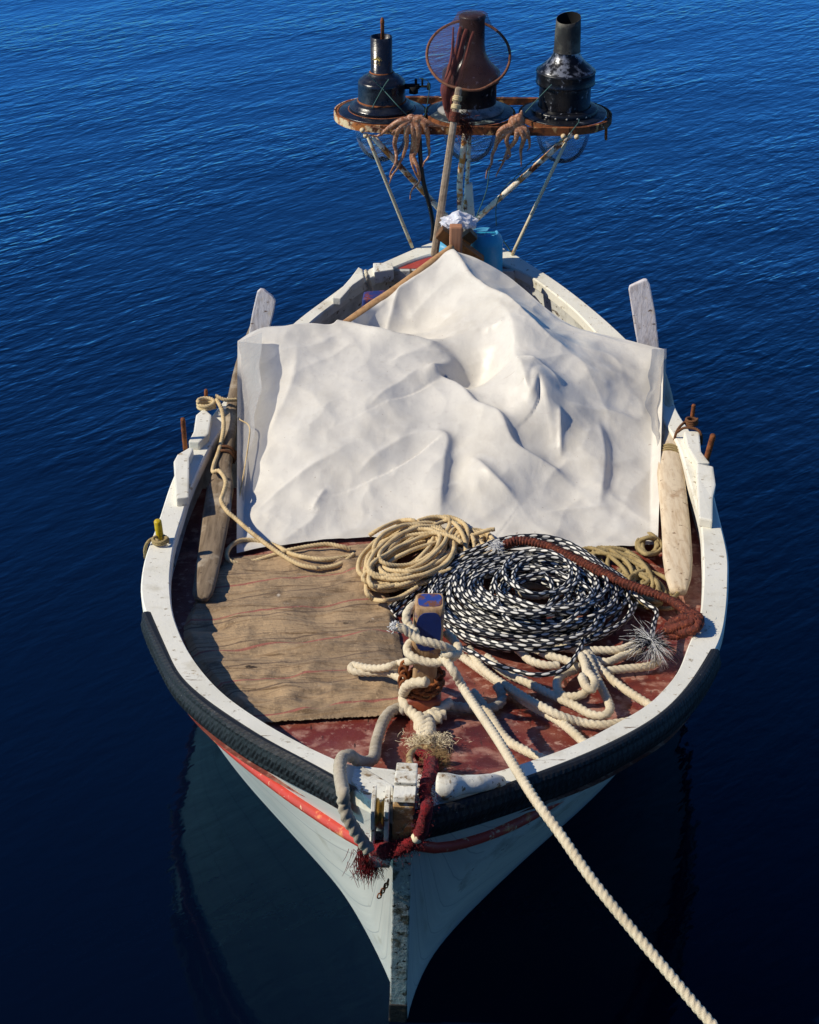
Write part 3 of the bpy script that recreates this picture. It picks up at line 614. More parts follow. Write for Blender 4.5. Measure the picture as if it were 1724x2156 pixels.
# ------------------------------------------------------------------ sackcloth on the fore deck
def grid_between(left, right, nu, nv):
    """left/right: pixel polylines listed from the far end to the near end -> nv x nu pixel grid"""
    A = catmull(np.array(left, float), n=nv); B = catmull(np.array(right, float), n=nv)
    return [[A[j] + (B[j] - A[j]) * k for k in np.linspace(0, 1, nu)] for j in range(nv)]
rnd = random.Random(4)
G = grid_between([(476,1176),(448,1215),(416,1262),(388,1322),(398,1372),(452,1448),(540,1524)], [(790,1145),(802,1200),(822,1262),(838,1330),(850,1400),(850,1450),(856,1506)], 120, 90)
V = []
for j, row in enumerate(G):
    for i, (u, v) in enumerate(row):
        p = on_deck(u, v, .006)
        n1 = mnoise.noise(Vector((p[0] * 3, p[1] * 16, 1))); n2 = mnoise.noise(Vector((p[0] * 7 + 5, p[1] * 30, 2))); n3 = mnoise.noise(Vector((p[0] * 9, p[1] * 9, 7)))
        e = min(i, 119 - i, j, 89 - j); k = min(1, e / 4)
        p[2] += .004 + k * (.012 + .013 * n1 + .005 * n2 + .012 * n3 + .020 * max(0, .35 - abs(mnoise.noise(Vector((p[0] * 3.2 + p[1] * 2.5, p[1] * 7 - p[0] * 3.5, 13))) * 2.2)) + .012 * max(0, .3 - abs(mnoise.noise(Vector((p[0] * 6, p[1] * 15 - p[0] * 5, 17))) * 2)))
        fold = math.exp(-((j - 84 + 2 * math.sin(i * .09)) / 1.6) ** 2) * .010
        p[2] += fold
        if e == 0: p[0] += .006 * mnoise.noise(Vector((i * .9, j * .9, 3))); p[1] += .008 * mnoise.noise(Vector((i * .7, j * .8, 9)))
        V.append(p)
V = np.array(V); n = 120
F = [[j * n + i, j * n + i + 1, (j + 1) * n + i + 1, (j + 1) * n + i] for j in range(89) for i in range(119)]
o = mesh('sackcloth', V, F, M['sack']); tag(o, 'striped brown sackcloth spread on the red fore deck', 'sackcloth')
o.data.polygons.foreach_set('use_smooth', np.ones(len(o.data.polygons), bool))

# ------------------------------------------------------------------ tarpaulin
BACK = [(500,718,.765),(528,700,.775),(556,689,.78),(600,686,.78),(645,686,.775),(690,690,.765),(712,693,.750),(735,680,.742),(800,636,.745),(872,583,.80),(915,548,.845),(945,529,.868),(975,534,.862),(1010,547,.848),(1060,575,.80),(1100,606,.77),(1145,645,.735),(1180,671,.715),(1215,690,.705),(1262,702,.715),(1310,713,.715),(1360,726,.712),(1398,735,.708)]
FRONT = [(498,1166,.012),(560,1152,.012),(640,1142,.014),(720,1135,.016),(800,1130,.016),(900,1132,.016),(1000,1145,.016),(1100,1160,.016),(1200,1160,.016),(1290,1150,.016),(1385,1148,.016)]
NB, NV_ = 290, 250
bk = catmull([at_z(*q) for q in BACK], n=NB); fr = catmull([on_deck(*q) for q in FRONT], n=NB)
for q in fr: q[1] += .018 * mnoise.noise(Vector((q[0] * 5, 2, 2))) + .006 * mnoise.noise(Vector((q[0] * 19, 5, 2))); q[2] += .008 * abs(mnoise.noise(Vector((q[0] * 9, 7, 2))))
sagL = catmull([at_z(500,718,.765), at_z(512,880,.66), at_z(506,1040,.56), on_deck(498,1166,.012)], n=NV_)
# control heights inside the sheet: pixel, height
CT = [(560,760,.74),(700,760,.735),(820,770,.715),(640,850,.69),(800,860,.68),(560,960,.61),(700,970,.62),(850,980,.60),(600,1080,.53),(800,1080,.52),
      (800,716,.735),(870,735,.725),(940,752,.715),(820,670,.69),(900,690,.70),(930,640,.745),(900,600,.79),(945,575,.825),(1000,600,.80),(1010,640,.79),(1075,660,.785),(1080,720,.78),(1150,700,.725),
      (960,830,.66),(1000,790,.665),(1040,760,.72),(1100,790,.765),(1140,860,.715),(1210,780,.735),(1280,800,.69),(1350,790,.66),(1230,880,.635),(1320,890,.61),(1370,900,.60),
      (1000,900,.645),(1080,960,.60),(1180,960,.58),(1280,960,.58),(1360,980,.535),(980,1020,.575),(1100,1060,.53),(1250,1060,.525),(1350,1070,.51)]
ctl = [at_z(*q) for q in CT] + [p for p in bk[::6]] + [p for p in fr[::10]]
ctl += [on_sheer(512, 880, .03), on_deck(506, 1040, .05), on_deck(1385, 880, .13), on_deck(1380, 1040, .04)]
X = np.array(ctl)
def U(r2): return np.where(r2 > 1e-12, r2 * np.log(np.maximum(r2, 1e-12)), 0) * .5
D2 = ((X[:, None, :2] - X[None, :, :2]) ** 2).sum(-1); N_ = len(X)
A = np.zeros((N_ + 3, N_ + 3)); A[:N_, :N_] = U(D2) + np.eye(N_) * 2e-3; A[:N_, N_] = 1; A[:N_, N_ + 1:] = X[:, :2]; A[N_:, :N_] = A[:N_, N_:].T
W = np.linalg.solve(A, np.r_[X[:, 2], 0, 0, 0])
def tps(P): return U(((P[:, None, :2] - X[None, :, :2]) ** 2).sum(-1)) @ W[:N_] + W[N_] + P[:, :2] @ W[N_ + 1:]
k = np.linspace(0, 1, NV_)[:, None, None]
P = fr[None] * (1 - k) + bk[None] * k; P = P.reshape(-1, 3)
base = np.concatenate([tps(q) for q in np.array_split(P, 8)])
# creases and hollows of the cloth: (pixel polyline, amplitude, width towards its left, width towards its right)
c8t = crop(900, 1000, .9578)
CRE = [([(145,292),(300,292),(430,312),(560,345),(700,372),(890,412)], .030, .05, .07),
       ([(890,430),(845,465),(800,500),(860,540),(950,625),(1040,690),(1110,770),(1250,880),(1400,960)], .036, .18, .05),
       ([(700,722),(840,738),(838,820),(828,920),(815,1080)], .018, .16, .034),
       ([(1000,180),(1090,300),(1110,420),(1165,560),(1200,690),(1290,742)], .032, .06, .20), ([(900,425),(850,462),(800,500),(830,530)], .018, .10, .14),
       ([(560,340),(700,200),(850,112),(930,130),(1060,210),(1200,335),(1400,440)], .026, .06, .05),
       ([(1290,672),(1440,645),(1600,668)], .014, .05, .045),
       ([(1420,650),(1450,760),(1452,860),(1430,1000)], .014, .10, .026),
       ([(1280,640),(1290,740)], .014, .03, .03),
       ([(480,880),(640,760),(800,700)], .008, .05, .05), ([(100,1020),(260,880),(420,790)], .006, .03, .03), ([(200,640),(260,500),(280,360)], .006, .04, .04),
       ([(520,640),(640,560),(760,480)], .007, .05, .04), ([(330,1000),(390,900)], .006, .02, .02), ([(980,320),(1080,300)], .010, .03, .03), ([(1130,440),(1230,470),(1300,560)], .008, .03, .03),
       ([(1170,1030),(1330,1000),(1520,985)], .006, .03, .03), ([(930,800),(1010,900),(1130,1000)], .012, .06, .03), ([(600,460),(740,420),(900,440)], .006, .05, .03)]
HOL = [(985, 470, .15, .09, -.050), (560, 270, .16, .05, -.035), (740, 335, .16, .05, -.030), (890, 860, .06, .16, -.016), (1250, 420, .10, .10, -.020), (1090, 600, .12, .07, -.020), (1490, 840, .05, .14, -.008), (640, 560, .25, .15, .010), (1340, 780, .10, .12, .018), (1010, 920, .10, .12, .012)]
zz = base.copy()
def surf(pix):
    q = at_z(pix[0], pix[1], .62)
    for _ in range(8):
        z = float(tps(q[None])[0]); q = at_z(pix[0], pix[1], z)
    return q
for poly, amp, wl_, wr_ in CRE:
    C = smoothit(catmull([surf(q) for q in c8t(poly)], n=400)[:, :2], 40); T = np.gradient(C, axis=0); T /= np.linalg.norm(T, axis=1)[:, None]
    for ch in np.array_split(np.arange(len(P)), 16):
        d = P[ch][:, None, :2] - C[None]; r = np.sqrt((d ** 2).sum(-1)); i = r.argmin(1); a_ = np.arange(len(ch)); rr = r[a_, i]
        side = T[i, 0] * d[a_, i, 1] - T[i, 1] * d[a_, i, 0]
        ww = wl_ + (wr_ - wl_) * (1 / (1 + np.exp(-side / .006))); tt = i / 399.0; fade = np.clip(np.minimum(tt, 1 - tt) / .28, 0, 1); fade = fade * fade * (3 - 2 * fade)
        zz[ch] += amp * np.exp(-np.sqrt((rr / ww) ** 2 + .004) * 1.3) * fade * 1.9
for x, y, rx, ry, a in HOL:
    q = surf(c8t([(x, y)])[0]); zz += 1.35 * a * np.exp(-((P[:, 0] - q[0]) / rx) ** 2 - ((P[:, 1] - q[1]) / ry) ** 2)
ed = np.minimum(np.arange(NV_)[:, None] / 6.0, 1) * np.minimum((NV_ - 1 - np.arange(NV_))[:, None] / 6.0, 1) * np.minimum(np.arange(NB)[None] / 5.0, 1) * np.minimum((NB - 1 - np.arange(NB))[None] / 5.0, 1)
ed = ed.reshape(-1); nse = np.array([.007 * mnoise.noise(Vector((p[0] * 5, p[1] * 4, 3.3))) + .0030 * mnoise.noise(Vector((p[0] * 13 + p[1] * 8, p[1] * 11, 8))) - .024 * abs(mnoise.noise(Vector((p[0] * 2.4 + p[1] * 1.1, p[1] * 2.0 - p[0] * .8, 4)))) - .016 * abs(mnoise.noise(Vector((p[0] * 5.4 - p[1] * 2.4, p[1] * 4.6 + p[0], 11)))) - 0.0036 * abs(mnoise.noise(Vector((p[0] * 11 + p[1] * 3, p[1] * 10 - p[0] * 4, 21)))) - 0.0008 * abs(mnoise.noise(Vector((p[0] * 24 - p[1] * 6, p[1] * 21 + p[0] * 8, 31)))) + .010 for p in P])
flat = (fr[None] * (1 - k) + bk[None] * k).reshape(-1, 3)[:, 2]
P[:, 2] = np.where(ed < 1, flat * (1 - ed) + (zz + nse) * ed, zz + nse)
P[:, 2] = np.maximum(P[:, 2], [deck(y) + .008 if y < 5.3 else .3 for y in P[:, 1]])
V, F = strip_geo(P.reshape(NV_, NB, 3))
tarp = mesh('tarpaulin', V, F, M['tarp']); tag(tarp, 'crumpled off-white tarpaulin draped over the middle of the boat', 'tarpaulin')
# turned-up hems at both sides
def hem(edge_pix, top_pix, name):
    A = catmull([surf(q[:2]) + up * .002 for q in top_pix], n=50); B = catmull([at_z(u, v, surf((u, v))[2] + .05 * max(.15, 1 - (k / (len(edge_pix) - 1)) ** 2)) for k, (u, v) in enumerate(edge_pix)], n=50)
    rows = []
    for t in np.linspace(0, 1, 12):
        r = A * (1 - t) + B * t
        r = r + np.array([[.018 * math.sin(t * 2.4) * mnoise.noise(Vector((i * .16, t * 2, 5))), .010 * mnoise.noise(Vector((i * .2, t * 3, 1))), .010 * t * mnoise.noise(Vector((i * .3, 3, 1)))] for i in range(50)])
        rows.append(r)
    V, F = strip_geo(rows); return mesh(name, V, F, M['tarp_hem'], tarp)
M['tarp_hem'] = mat('clear_plastic_hem', S(206, 202, 198), .2, bumps=[('noise', 30, .006), ('noise', 9, .02)], trans=.35, spec=.6)
M['tarp_hem'].node_tree.nodes['Principled BSDF'].inputs['Alpha'].default_value = .55
hem([(551,700),(549,760),(545,830),(535,900),(522,960),(515,1010),(510,1060),(500,1110)], [(501,720,.0),(503,775,.0),(504,845,.0),(505,910,.0),(505,965,.0),(504,1015,.0),(503,1062,.0),(500,1112,.0)], 'hem')
hem([(1372,736),(1368,780),(1364,825),(1362,860),(1372,900),(1382,925),(1384,960),(1380,1010)], [(1403,735,.0),(1402,785,.0),(1400,830,.0),(1398,865,.0),(1397,905,.0),(1394,935,.0),(1390,962,.0),(1384,1012,.0)], 'hem')
# dark cord lying on the left hem
rope('hem_cord', [[surf((u, v)) + up * .035 for u, v in l3([(975,650),(1000,675),(1060,710),(1080,760),(1070,860),(1050,1000),(1020,1180),(985,1370)])]], .006, M['tan_rope'], tarp, n=8)

# ------------------------------------------------------------------ oars, boards, boom, gallows
def oar(name, pix, widths, thick, material, label, extra=None):
    """pix: (u, v, height above rail) centre line from the tip; widths: blade/loom width"""
    C = catmull([on_sheer(u, v, h) for u, v, h in pix], n=60); W_ = np.interp(np.linspace(0, 1, 60), *widths); T_ = np.interp(np.linspace(0, 1, 60), *thick)
    T = np.gradient(C, axis=0); T /= np.linalg.norm(T, axis=1)[:, None]; Sx = np.cross(T, up); Sx /= np.linalg.norm(Sx, axis=1)[:, None]; Uu = np.cross(Sx, T)
    n = 16; V = []
    for c, s_, u_, w_, t_ in zip(C, Sx, Uu, W_, T_):
        for q in range(n):
            a = 2 * math.pi * q / n; e = .75
            V.append(c + s_ * w_ / 2 * math.copysign(abs(math.cos(a)) ** e, math.cos(a)) + u_ * t_ / 2 * math.copysign(abs(math.sin(a)) ** e, math.sin(a)))
    F = [[i * n + j, i * n + (j + 1) % n, (i + 1) * n + (j + 1) % n, (i + 1) * n + j] for i in range(59) for j in range(n)] + [list(range(n))[::-1], [59 * n + j for j in range(n)]]
    return tag(mesh(name, V, F, material), label, 'oar', 'oars along the sides of the boat')
oarL = oar('oar', [(424,1262,-.085),(440,1180,-.075),(456,1080,-.06),(468,1000,-.045),(480,930,-.03),(490,860,-.015),(512,760,.0),(548,668,.01)], ([0, .02, .25, .36, .42, .5, 1], [.045, .070, .098, .098, .062, .056, .05]), ([0, .3, .42, .5, 1], [.022, .034, .05, .052, .048]), M['grey_oar'], 'grey weathered oar with cracked blade beside the left rail')
oarR = oar('oar', [(1428,1246,-.085),(1427,1190,-.075),(1423,1110,-.06),(1414,1020,-.05),(1409,960,-.04),(1409,890,-.03),(1398,820,-.01),(1368,730,.0)], ([0, .05, .12, .45, .55, .60, 1], [.055, .085, .10, .10, .072, .052, .048]), ([0, .3, .5, .6, 1], [.030, .060, .066, .05, .046]), M['pale_oar'], 'pale bleached oar with thick blade beside the right rail')
def lash(name, o_pix, r, turns, d, material, label, h=0.0):
    a = on_sheer(*o_pix[0]); b = on_sheer(*o_pix[1]); t = b - a; L = np.linalg.norm(t); t /= L; s_ = np.cross(t, up); s_ /= np.linalg.norm(s_); u_ = np.cross(s_, t)
    pts = [a + t * L * q + (s_ * math.cos(q * turns * 6.283) + u_ * math.sin(q * turns * 6.283)) * r for q in np.linspace(0, 1, turns * 12)]
    return tag(rope(name, [pts], d, material, n=8), label, 'rope lashing')
lash('rope_lashing', [(1409,964,-.04),(1409,950,-.04)], .036, 3, .010, M['olive_rope'], 'olive rope lashing around the neck of the pale oar')
lash('rope_lashing', [(474,968,-.04),(477,950,-.036)], .036, 2, .013, M['brown_cord'], 'dark brown rope lashing around the loom of the grey oar')
def board(name, poly, y0, tilt, thick, label):
    """upright flat board: outline traced at distance y0, leaning back by tilt per metre of height"""
    z0 = at_y(*poly[0], y0)[2]; top = []
    for u, v in poly:
        y = y0
        for _ in range(8): y = y0 + (at_y(u, v, y)[2] - z0) * tilt
        top.append(at_y(u, v, y))
    V, F = prism_geo(top, [p + np.array([0, thick, 0]) for p in top], .005)
    return tag(mesh(name, V, F, M['board'], None, False), label, 'board', 'white boards standing at the rails')
M['board'] = mat('weathered_white_board', S(206, 200, 200), .75, layers=[('noise', (60, 60, 12), .46, .66, S(178, 168, 164)), ('noise', 18, .56, .66, S(190, 176, 160)), ('noise', (20, 20, 60), .64, .67, S(112, 92, 78))], bumps=[('noise', (50, 50, 14), .003)])
board('upright_board', [(518,735),(530,664),(541,616),(548,610),(556,612),(574,626),(580,634),(577,655),(566,700),(558,735)], 6.12, .35, .022, 'weathered white board end standing above the left corner of the tarpaulin')
board('upright_board', [(1344,735),(1336,690),(1324,612),(1326,604),(1356,590),(1363,590),(1368,598),(1380,660),(1388,735)], 6.02, .35, .022, 'weathered white board end standing above the right corner of the tarpaulin')
# boom lying down the left of the tarpaulin
C = catmull([at_y(952, 521, 6.60), at_y(905, 556, 6.52), at_y(840, 606, 6.42), at_y(780, 648, 6.33), at_y(718, 690, 6.22), at_y(672, 722, 6.12)], n=40)
V, F, uv = tube_geo(C, np.interp(np.linspace(0, 1, 40), [0, .45, .6, 1], [.016, .021, .024, .018]), 12)
tag(mesh('wooden_boom', V, F, M['boom_wood']), 'long brown wooden pole sloping down the left edge of the tarpaulin', 'pole')
# gallows: two crossed dark beams, the pale post in front
yG = 6.72
gal = thing('crossed_beams', 'pair of short dark beams crossed behind the reddish post', 'wood beams', at_y(965, 560, yG))
V, F = beam_geo(at_y(924, 487, yG), at_y(1012, 552, yG), .05, .055, up=(0, 1, 0)); mesh('beam', V, F, M['dark_wood'], gal, False)
V, F = beam_geo(at_y(997, 490, yG + .06), at_y(930, 548, yG + .06), .05, .055, up=(0, 1, 0)); mesh('beam', V, F, M['dark_wood'], gal, False)
V, F = beam_geo(at_y(958, 580, 6.63), at_y(960, 474, 6.64), .054, .05, up=(0, 1, 0), bev=.008)
tag(mesh('wooden_post', V, F, M['post_wood'], None, False), 'square reddish wooden post holding up the peak of the tarpaulin', 'post')

# ------------------------------------------------------------------ blue can, plastic bag, small block at the left rail
yc = 6.86; top_c = at_y(1021, 489, yc); rC = .080
can = thing('blue_plastic_can', 'round blue plastic can with moulded lid right of the wooden post', 'plastic can', (top_c[0], yc, top_c[2] - .36))
zt = top_c[2]
V, F = lathe_geo([(0, zt - .36), (rC - .02, zt - .36), (rC, zt - .34), (rC + .002, zt - .20), (rC, zt - .045), (rC - .005, zt - .02), (rC - .018, zt - .006), (rC - .022, zt)], (top_c[0], yc, 0), 56)
mesh('body', V, F, M['blue_can'], can)
V, F = lathe_geo([(rC - .022, zt), (rC - .026, zt + .001), (.048, zt - .003), (.045, zt - .010), (.03, zt - .011), (0, zt - .011)], (top_c[0], yc, 0), 56)
lid = mesh('lid', V, F, M['blue_lid'], can)
V, F = beam_geo((top_c[0] - .046, yc - .004, zt - .003), (top_c[0] + .046, yc + .002, zt - .003), .012, .008); mesh('handle', V, F, M['blue_can'], lid, False)
V, F = lathe_geo([(0, .0), (.016, .0), (.016, .010), (.013, .013), (0, .013)], (top_c[0] + .012, yc - .028, zt - .010), 24); mesh('stopper', V, F, M['blue_lid'], lid)
p2 = at_y(950, 506, 6.92); V, F = lathe_geo([(0, p2[2] - .30), (.066, p2[2] - .30), (.070, p2[2] - .28), (.070, p2[2] - .02), (.062, p2[2] - .004), (.03, p2[2]), (0, p2[2])], (p2[0], 6.92, 0), 40)
tag(mesh('plastic_jug', V, F, M['blue_lid']), 'paler blue plastic jug mostly hidden behind the wooden post and crossed beams', 'plastic jug')
bm = bmesh.new(); bmesh.ops.create_icosphere(bm, subdivisions=4, radius=1)
bc = at_y(966, 468, 6.78); V = []
for vtx in bm.verts:
    p = np.array(vtx.co); c = np.array(mnoise.cell_vector(Vector(p * 2.6))) - .5
    k = 1 + .35 * mnoise.noise(Vector(p * 2.2)) + .22 * abs(mnoise.noise(Vector(p * 5))) + .10 * c[0]
    V.append(bc + p * k * np.array([.070, .05, .030]) + np.array([.0, 0, .02 * max(0, 1 - abs(p[0]) * 2)]))
F = [[q.index for q in f.verts] for f in bm.faces]; bm.free()
tag(mesh('plastic_bag', V, F, M['bag'], None, False), 'crumpled white plastic bag tucked behind the wooden post', 'plastic bag')
b0 = c8([(1180,440)])[0]; pc = at_y(788, 638, 6.42)
V, F = bevel_geo([pc + np.array(q) for q in [(-.055, -.05, -.035), (.055, -.05, -.035), (.055, .05, -.035), (-.055, .05, -.035), (-.05, -.045, .04), (.045, -.045, .045), (.05, .05, .04), (-.045, .045, .035)]], [(0, 1, 2, 3), (4, 7, 6, 5), (0, 4, 5, 1), (1, 5, 6, 2), (2, 6, 7, 3), (3, 7, 4, 0)], .012, 3)
tag(mesh('painted_block', V, F, mat('chipped_blue_and_red_paint', S(36, 48, 110), .6, layers=[('noise', 24, .50, .58, S(120, 54, 44)), ('noise', 50, .62, .66, S(70, 84, 150))], bumps=[('noise', 40, .003)])), 'small chipped blue and red block hanging inside the left rail', 'block')
tag(rope('short_rope', [[on_sheer(u, v, h) for (u, v), h in zip(c8([(1212,175),(1225,230),(1250,300),(1275,380)]), (.05, .03, -.02, -.07))]], .018, M['white_rope']), 'short whitish rope tied at the notch in the left rail', 'rope')

# ------------------------------------------------------------------ ropes
random.seed(11)
def deckpts(pts, f=lambda u, v, h: on_deck(u, v, h)): return [f(*p) for p in pts]
t1 = crop(1300, 2050, 2.155); k5 = crop(1800, 2550, 1.9156); k2 = crop(2000, 2050, 1.9156); k3 = crop(1500, 2350, 3.08); k65 = crop(650, 2100, 2.2987)
# tan rope led from the left thole pin over the oar
a_ = l3([(790,425),(835,520),(850,660),(828,800),(800,900),(770,980)]); b_ = l3([(760,1050),(815,1045),(868,1130),(850,1230),(830,1300),(880,1390),(960,1460),(1060,1550),(1200,1660),(1340,1760),(1500,1850),(1640,1880)])
pts = [on_sheer(u, v, h) for (u, v), h in zip(a_, (.055, .04, .02, .0, -.01, -.015))] + [on_sheer(u, v, h) for (u, v), h in zip(b_[:6], (.0, .012, .012, -.01, -.02, -.03))] + [on_deck(u, v, h) for (u, v), h in zip(b_[6:], (.085, .075, .06, .05, .04, .035))]
loop = k65([(1724,290),(1500,320),(1320,300),(1180,265),(1060,200),(900,150),(740,140),(640,185),(592,260),(610,325),(700,355),(840,335),(1000,285),(1180,230),(1480,180),(1640,200),(1724,225)])
pts2 = deckpts([(u, v, .03 + .012 * math.sin(i)) for i, (u, v) in enumerate(loop)])
tail = deckpts([p + (.03,) for p in k65([(1300,370),(1440,400),(1600,375),(1700,320),(1760,270)])])
M_tan = M['tan_rope']
tag(rope('lead_rope', [pts + tail[1:], pts2], .017, M_tan), 'tan rope led from the left rail pin over the grey oar to the coil', 'rope')
# turns round the pin and the rail
pz = on_sheer(a2[0], a2[1], .055); turn = [pz + np.array([.03 * math.cos(q), .028 * math.sin(q), -.03 + .012 * q / 6.28]) for q in np.linspace(0, 6.28 * 2.6, 40)]
arm = [on_sheer(u, v, h) for (u, v), h in zip(l3([(780,395),(860,430),(960,430)]), (.05, .04, .03))]
tag(rope('pin_rope', [turn, arm], .016, M_tan), 'tan rope wound round the rusty pin on the left rail', 'rope')
pz = on_sheer(a3[0], a3[1], .016); turn = [pz + np.array([.024 * math.cos(q), .024 * math.sin(q), -.008 + .008 * q / 6.28]) for q in np.linspace(0, 6.28 * 2, 30)]
arm = [on_sheer(u, v, h) for (u, v), h in zip(l3([(290,1648),(240,1630),(195,1660),(172,1720),(175,1790)]), (.02, .014, .008, -.03, -.07))]
tag(rope('pin_rope', [turn, arm], .012, M['olive_rope']), 'thin olive rope round the yellow pin on the left rail', 'rope')
arm = [on_sheer(u, v, h) for (u, v), h in zip(r4([(905,350),(850,380),(800,440),(780,520),(800,590)]), (.03, .045, .03, -.02, -.06))]
arm2 = [on_sheer(u, v, h) for (u, v), h in zip(r4([(800,450),(860,415),(950,425),(990,470),(990,540)]), (.03, .045, .045, .03, -.02))]
pz = on_sheer(a4[0], a4[1], .045); turn = [pz + np.array([.02 * math.cos(q), .02 * math.sin(q), -.01 + .008 * q / 6.28]) for q in np.linspace(0, 6.28 * 3, 40)]
tag(rope('pin_rope', [turn, arm, arm2], .011, M['brown_cord']), 'dark cord knotted round the rusty pin on the right rail', 'rope')
# tan coil: a heap of loops
def loops(E_, sub=26, jit=.0, f=on_deck, seed=1, wob=7):
    rg = random.Random(seed); pts = []
    for a, b in zip(E_[:-1], E_[1:]):
        for q in range(sub):
            t = q / sub; e = [x * (1 - t) + y * t for x, y in zip(a, b)]; th = 2 * math.pi * t + e[5]
            x = e[2] * math.cos(th); y = e[3] * math.sin(th); r_ = e[6]
            u = e[0] + x * math.cos(r_) - y * math.sin(r_) + rg.gauss(0, jit); v = e[1] + x * math.sin(r_) + y * math.cos(r_) + rg.gauss(0, jit)
            nv = mnoise.noise_vector(Vector((len(pts) * .055, seed * 7.3, 1.5))); u += nv[0] * wob; v += nv[1] * wob * .6
            pts.append(f(u, v, max(.010, e[4] + .010 * math.sin(th * 2.3 + len(pts) * .05))))
    return pts
rg = random.Random(21); E1 = []
for i in range(34):
    k = i / 33
    if i % 3 == 1:
        E1.append((862 + rg.uniform(-24, 30), 1176 + rg.uniform(-26, 22), rg.uniform(66, 104), rg.uniform(9, 26), .02 + .075 * k + rg.uniform(-.006, .006), rg.uniform(-.5, .5), rg.uniform(-.75, -.3))); continue
    E1.append((858 + rg.uniform(-26, 26) + 40 * (rg.random() < .25), 1180 + rg.uniform(-16, 16) - 24 * k, rg.uniform(72, 122) * (1 - .25 * (k > .7)), rg.uniform(34, 66), .012 + .085 * k + rg.uniform(-.006, .006), rg.uniform(-.3, .3), rg.uniform(-.6, -.05)))
E2 = [(985 + rg.uniform(-30, 30), 1150 + rg.uniform(-10, 10), rg.uniform(30, 62), rg.uniform(20, 38), .015 + .05 * i / 8, rg.uniform(-.5, .5), rg.uniform(-.9, .6)) for i in range(9)]
tan_coil = rope('rope_coil', [loops(E1, 20, .6), loops(E2, 18, .5),
   deckpts([p + (.045 + .02 * (i % 2),) for i, p in enumerate(t1([(380,200),(480,140),(640,75),(760,70),(800,130),(780,210),(700,280),(600,360),(480,460),(400,540),(360,620),(365,700),(420,750),(520,760),(640,735),(800,640)]))]),
   deckpts([p + (.07,) for p in t1([(800,75),(900,45),(1000,40),(1080,70),(1150,130),(1200,220),(1215,330),(1180,400)])])], .0165, M_tan)
tag(tan_coil, 'heaped coil of thin tan rope in front of the tarpaulin', 'rope coil', )
# olive coil behind the oar blade
E3 = [(1290 + rg.uniform(-22, 40), 1188 + rg.uniform(-14, 22), rg.uniform(40, 82), rg.uniform(18, 34), .012 + .03 * i / 12, rg.uniform(-.4, .4), rg.uniform(.2, .75)) for i in range(13)]
E4 = [(1366 + rg.uniform(-4, 6), 1150 + rg.uniform(-5, 5), rg.uniform(14, 28), rg.uniform(12, 24), .015 + .03 * i / 5, 0, rg.uniform(-.3, .3)) for i in range(6)]
E5 = [(1360 + rg.uniform(-20, 20), 1240 + rg.uniform(-14, 14), rg.uniform(26, 60), rg.uniform(16, 28), .012 + .03 * i / 8, 0, rg.uniform(.3, .8)) for i in range(9)]
tag(rope('rope_coil', [loops(E3, 18, .5), loops(E4, 16, .3), loops(E5, 18, .5)], .016, M['olive_rope'], n=10), 'dull olive rope coil between the black and white coil and the pale oar', 'rope coil')
# thick white rope in bights over the right of the fore deck
W = []
def wr(pts, h): W.append(deckpts([p[:2] + ((h if not isinstance(h, (list, tuple)) else h[i]),) for i, p in enumerate(k5(pts))]))
wr([(70,130),(250,260),(450,400),(620,520),(800,620),(900,690),(1010,790),(1080,860)], .020)
wr([(150,90),(230,220),(350,320),(470,395),(590,470),(720,540),(840,600),(1000,650),(1150,672),(1310,655),(1400,640)], [.03,.03,.034,.04,.045,.048,.04,.02,.018,.018,.018])
wr([(280,150),(420,265),(600,350),(800,450),(950,520),(1080,590),(1180,600),(1228,545),(1190,440),(1130,320),(1080,200),(1040,120)], [.03,.025,.02,.02,.02,.02,.024,.03,.03,.035,.05,.06])
wr([(1060,120),(1170,260),(1300,370),(1420,450),(1510,505),(1580,550)], [.045,.03,.02,.02,.02,.02])
wr([(960,250),(860,290),(820,350),(845,430),(920,455),(1010,440),(1065,380),(1050,300),(1040,220),(1010,140)], [.02,.03,.035,.03,.03,.04,.055,.06,.06,.06])
wr([(1010,300),(1040,370),(1085,400),(1110,340),(1060,270)], .075)
wr([(440,40),(540,110),(620,180),(740,215),(840,215)], .03); wr([(600,60),(760,140),(900,180),(1000,235)], .035); wr([(640,30),(800,70),(980,95),(1150,100),(1300,95),(1420,50)], .03)
wr([(1000,120),(1190,190),(1340,135),(1460,105)], .018); wr([(1150,270),(1230,255),(1360,240),(1520,222),(1600,180)], .016)
wr([(180,420),(250,510),(320,620),(390,730),(470,810),(580,870),(700,925),(790,970)], [.03,.022,.02,.02,.02,.02,.02,.02])
for pp in ([(100,560),(260,560),(420,570)], [(-40,880),(60,930),(180,960),(420,930)], [(120,620),(300,640),(540,600)], [(100,800),(-100,760),(-300,700)]):
    W.append(deckpts([(x, y, .02) for x, y in k2(pp)]))
wr([(-20,-140),(300,-60),(700,-90),(1000,-60)], .02); wr([(200,-200),(420,-130),(600,-60),(800,-80)], .025)
tag(rope('white_rope', W, .0275, M['white_rope']), 'thick white rope lying in loose bights over the right of the fore deck', 'rope')
# grey rope with a loop behind the mooring line
tag(rope('grey_rope', [deckpts([p + (h,) for p, h in zip(k5([(-120,530),(0,528),(150,540),(300,545),(390,500),(395,430),(360,370)]), (.02, .018, .018, .02, .02, .03, .04))])], .030, M['grey_rope']), 'grey rope bending behind the mooring line right of the bitt', 'rope')
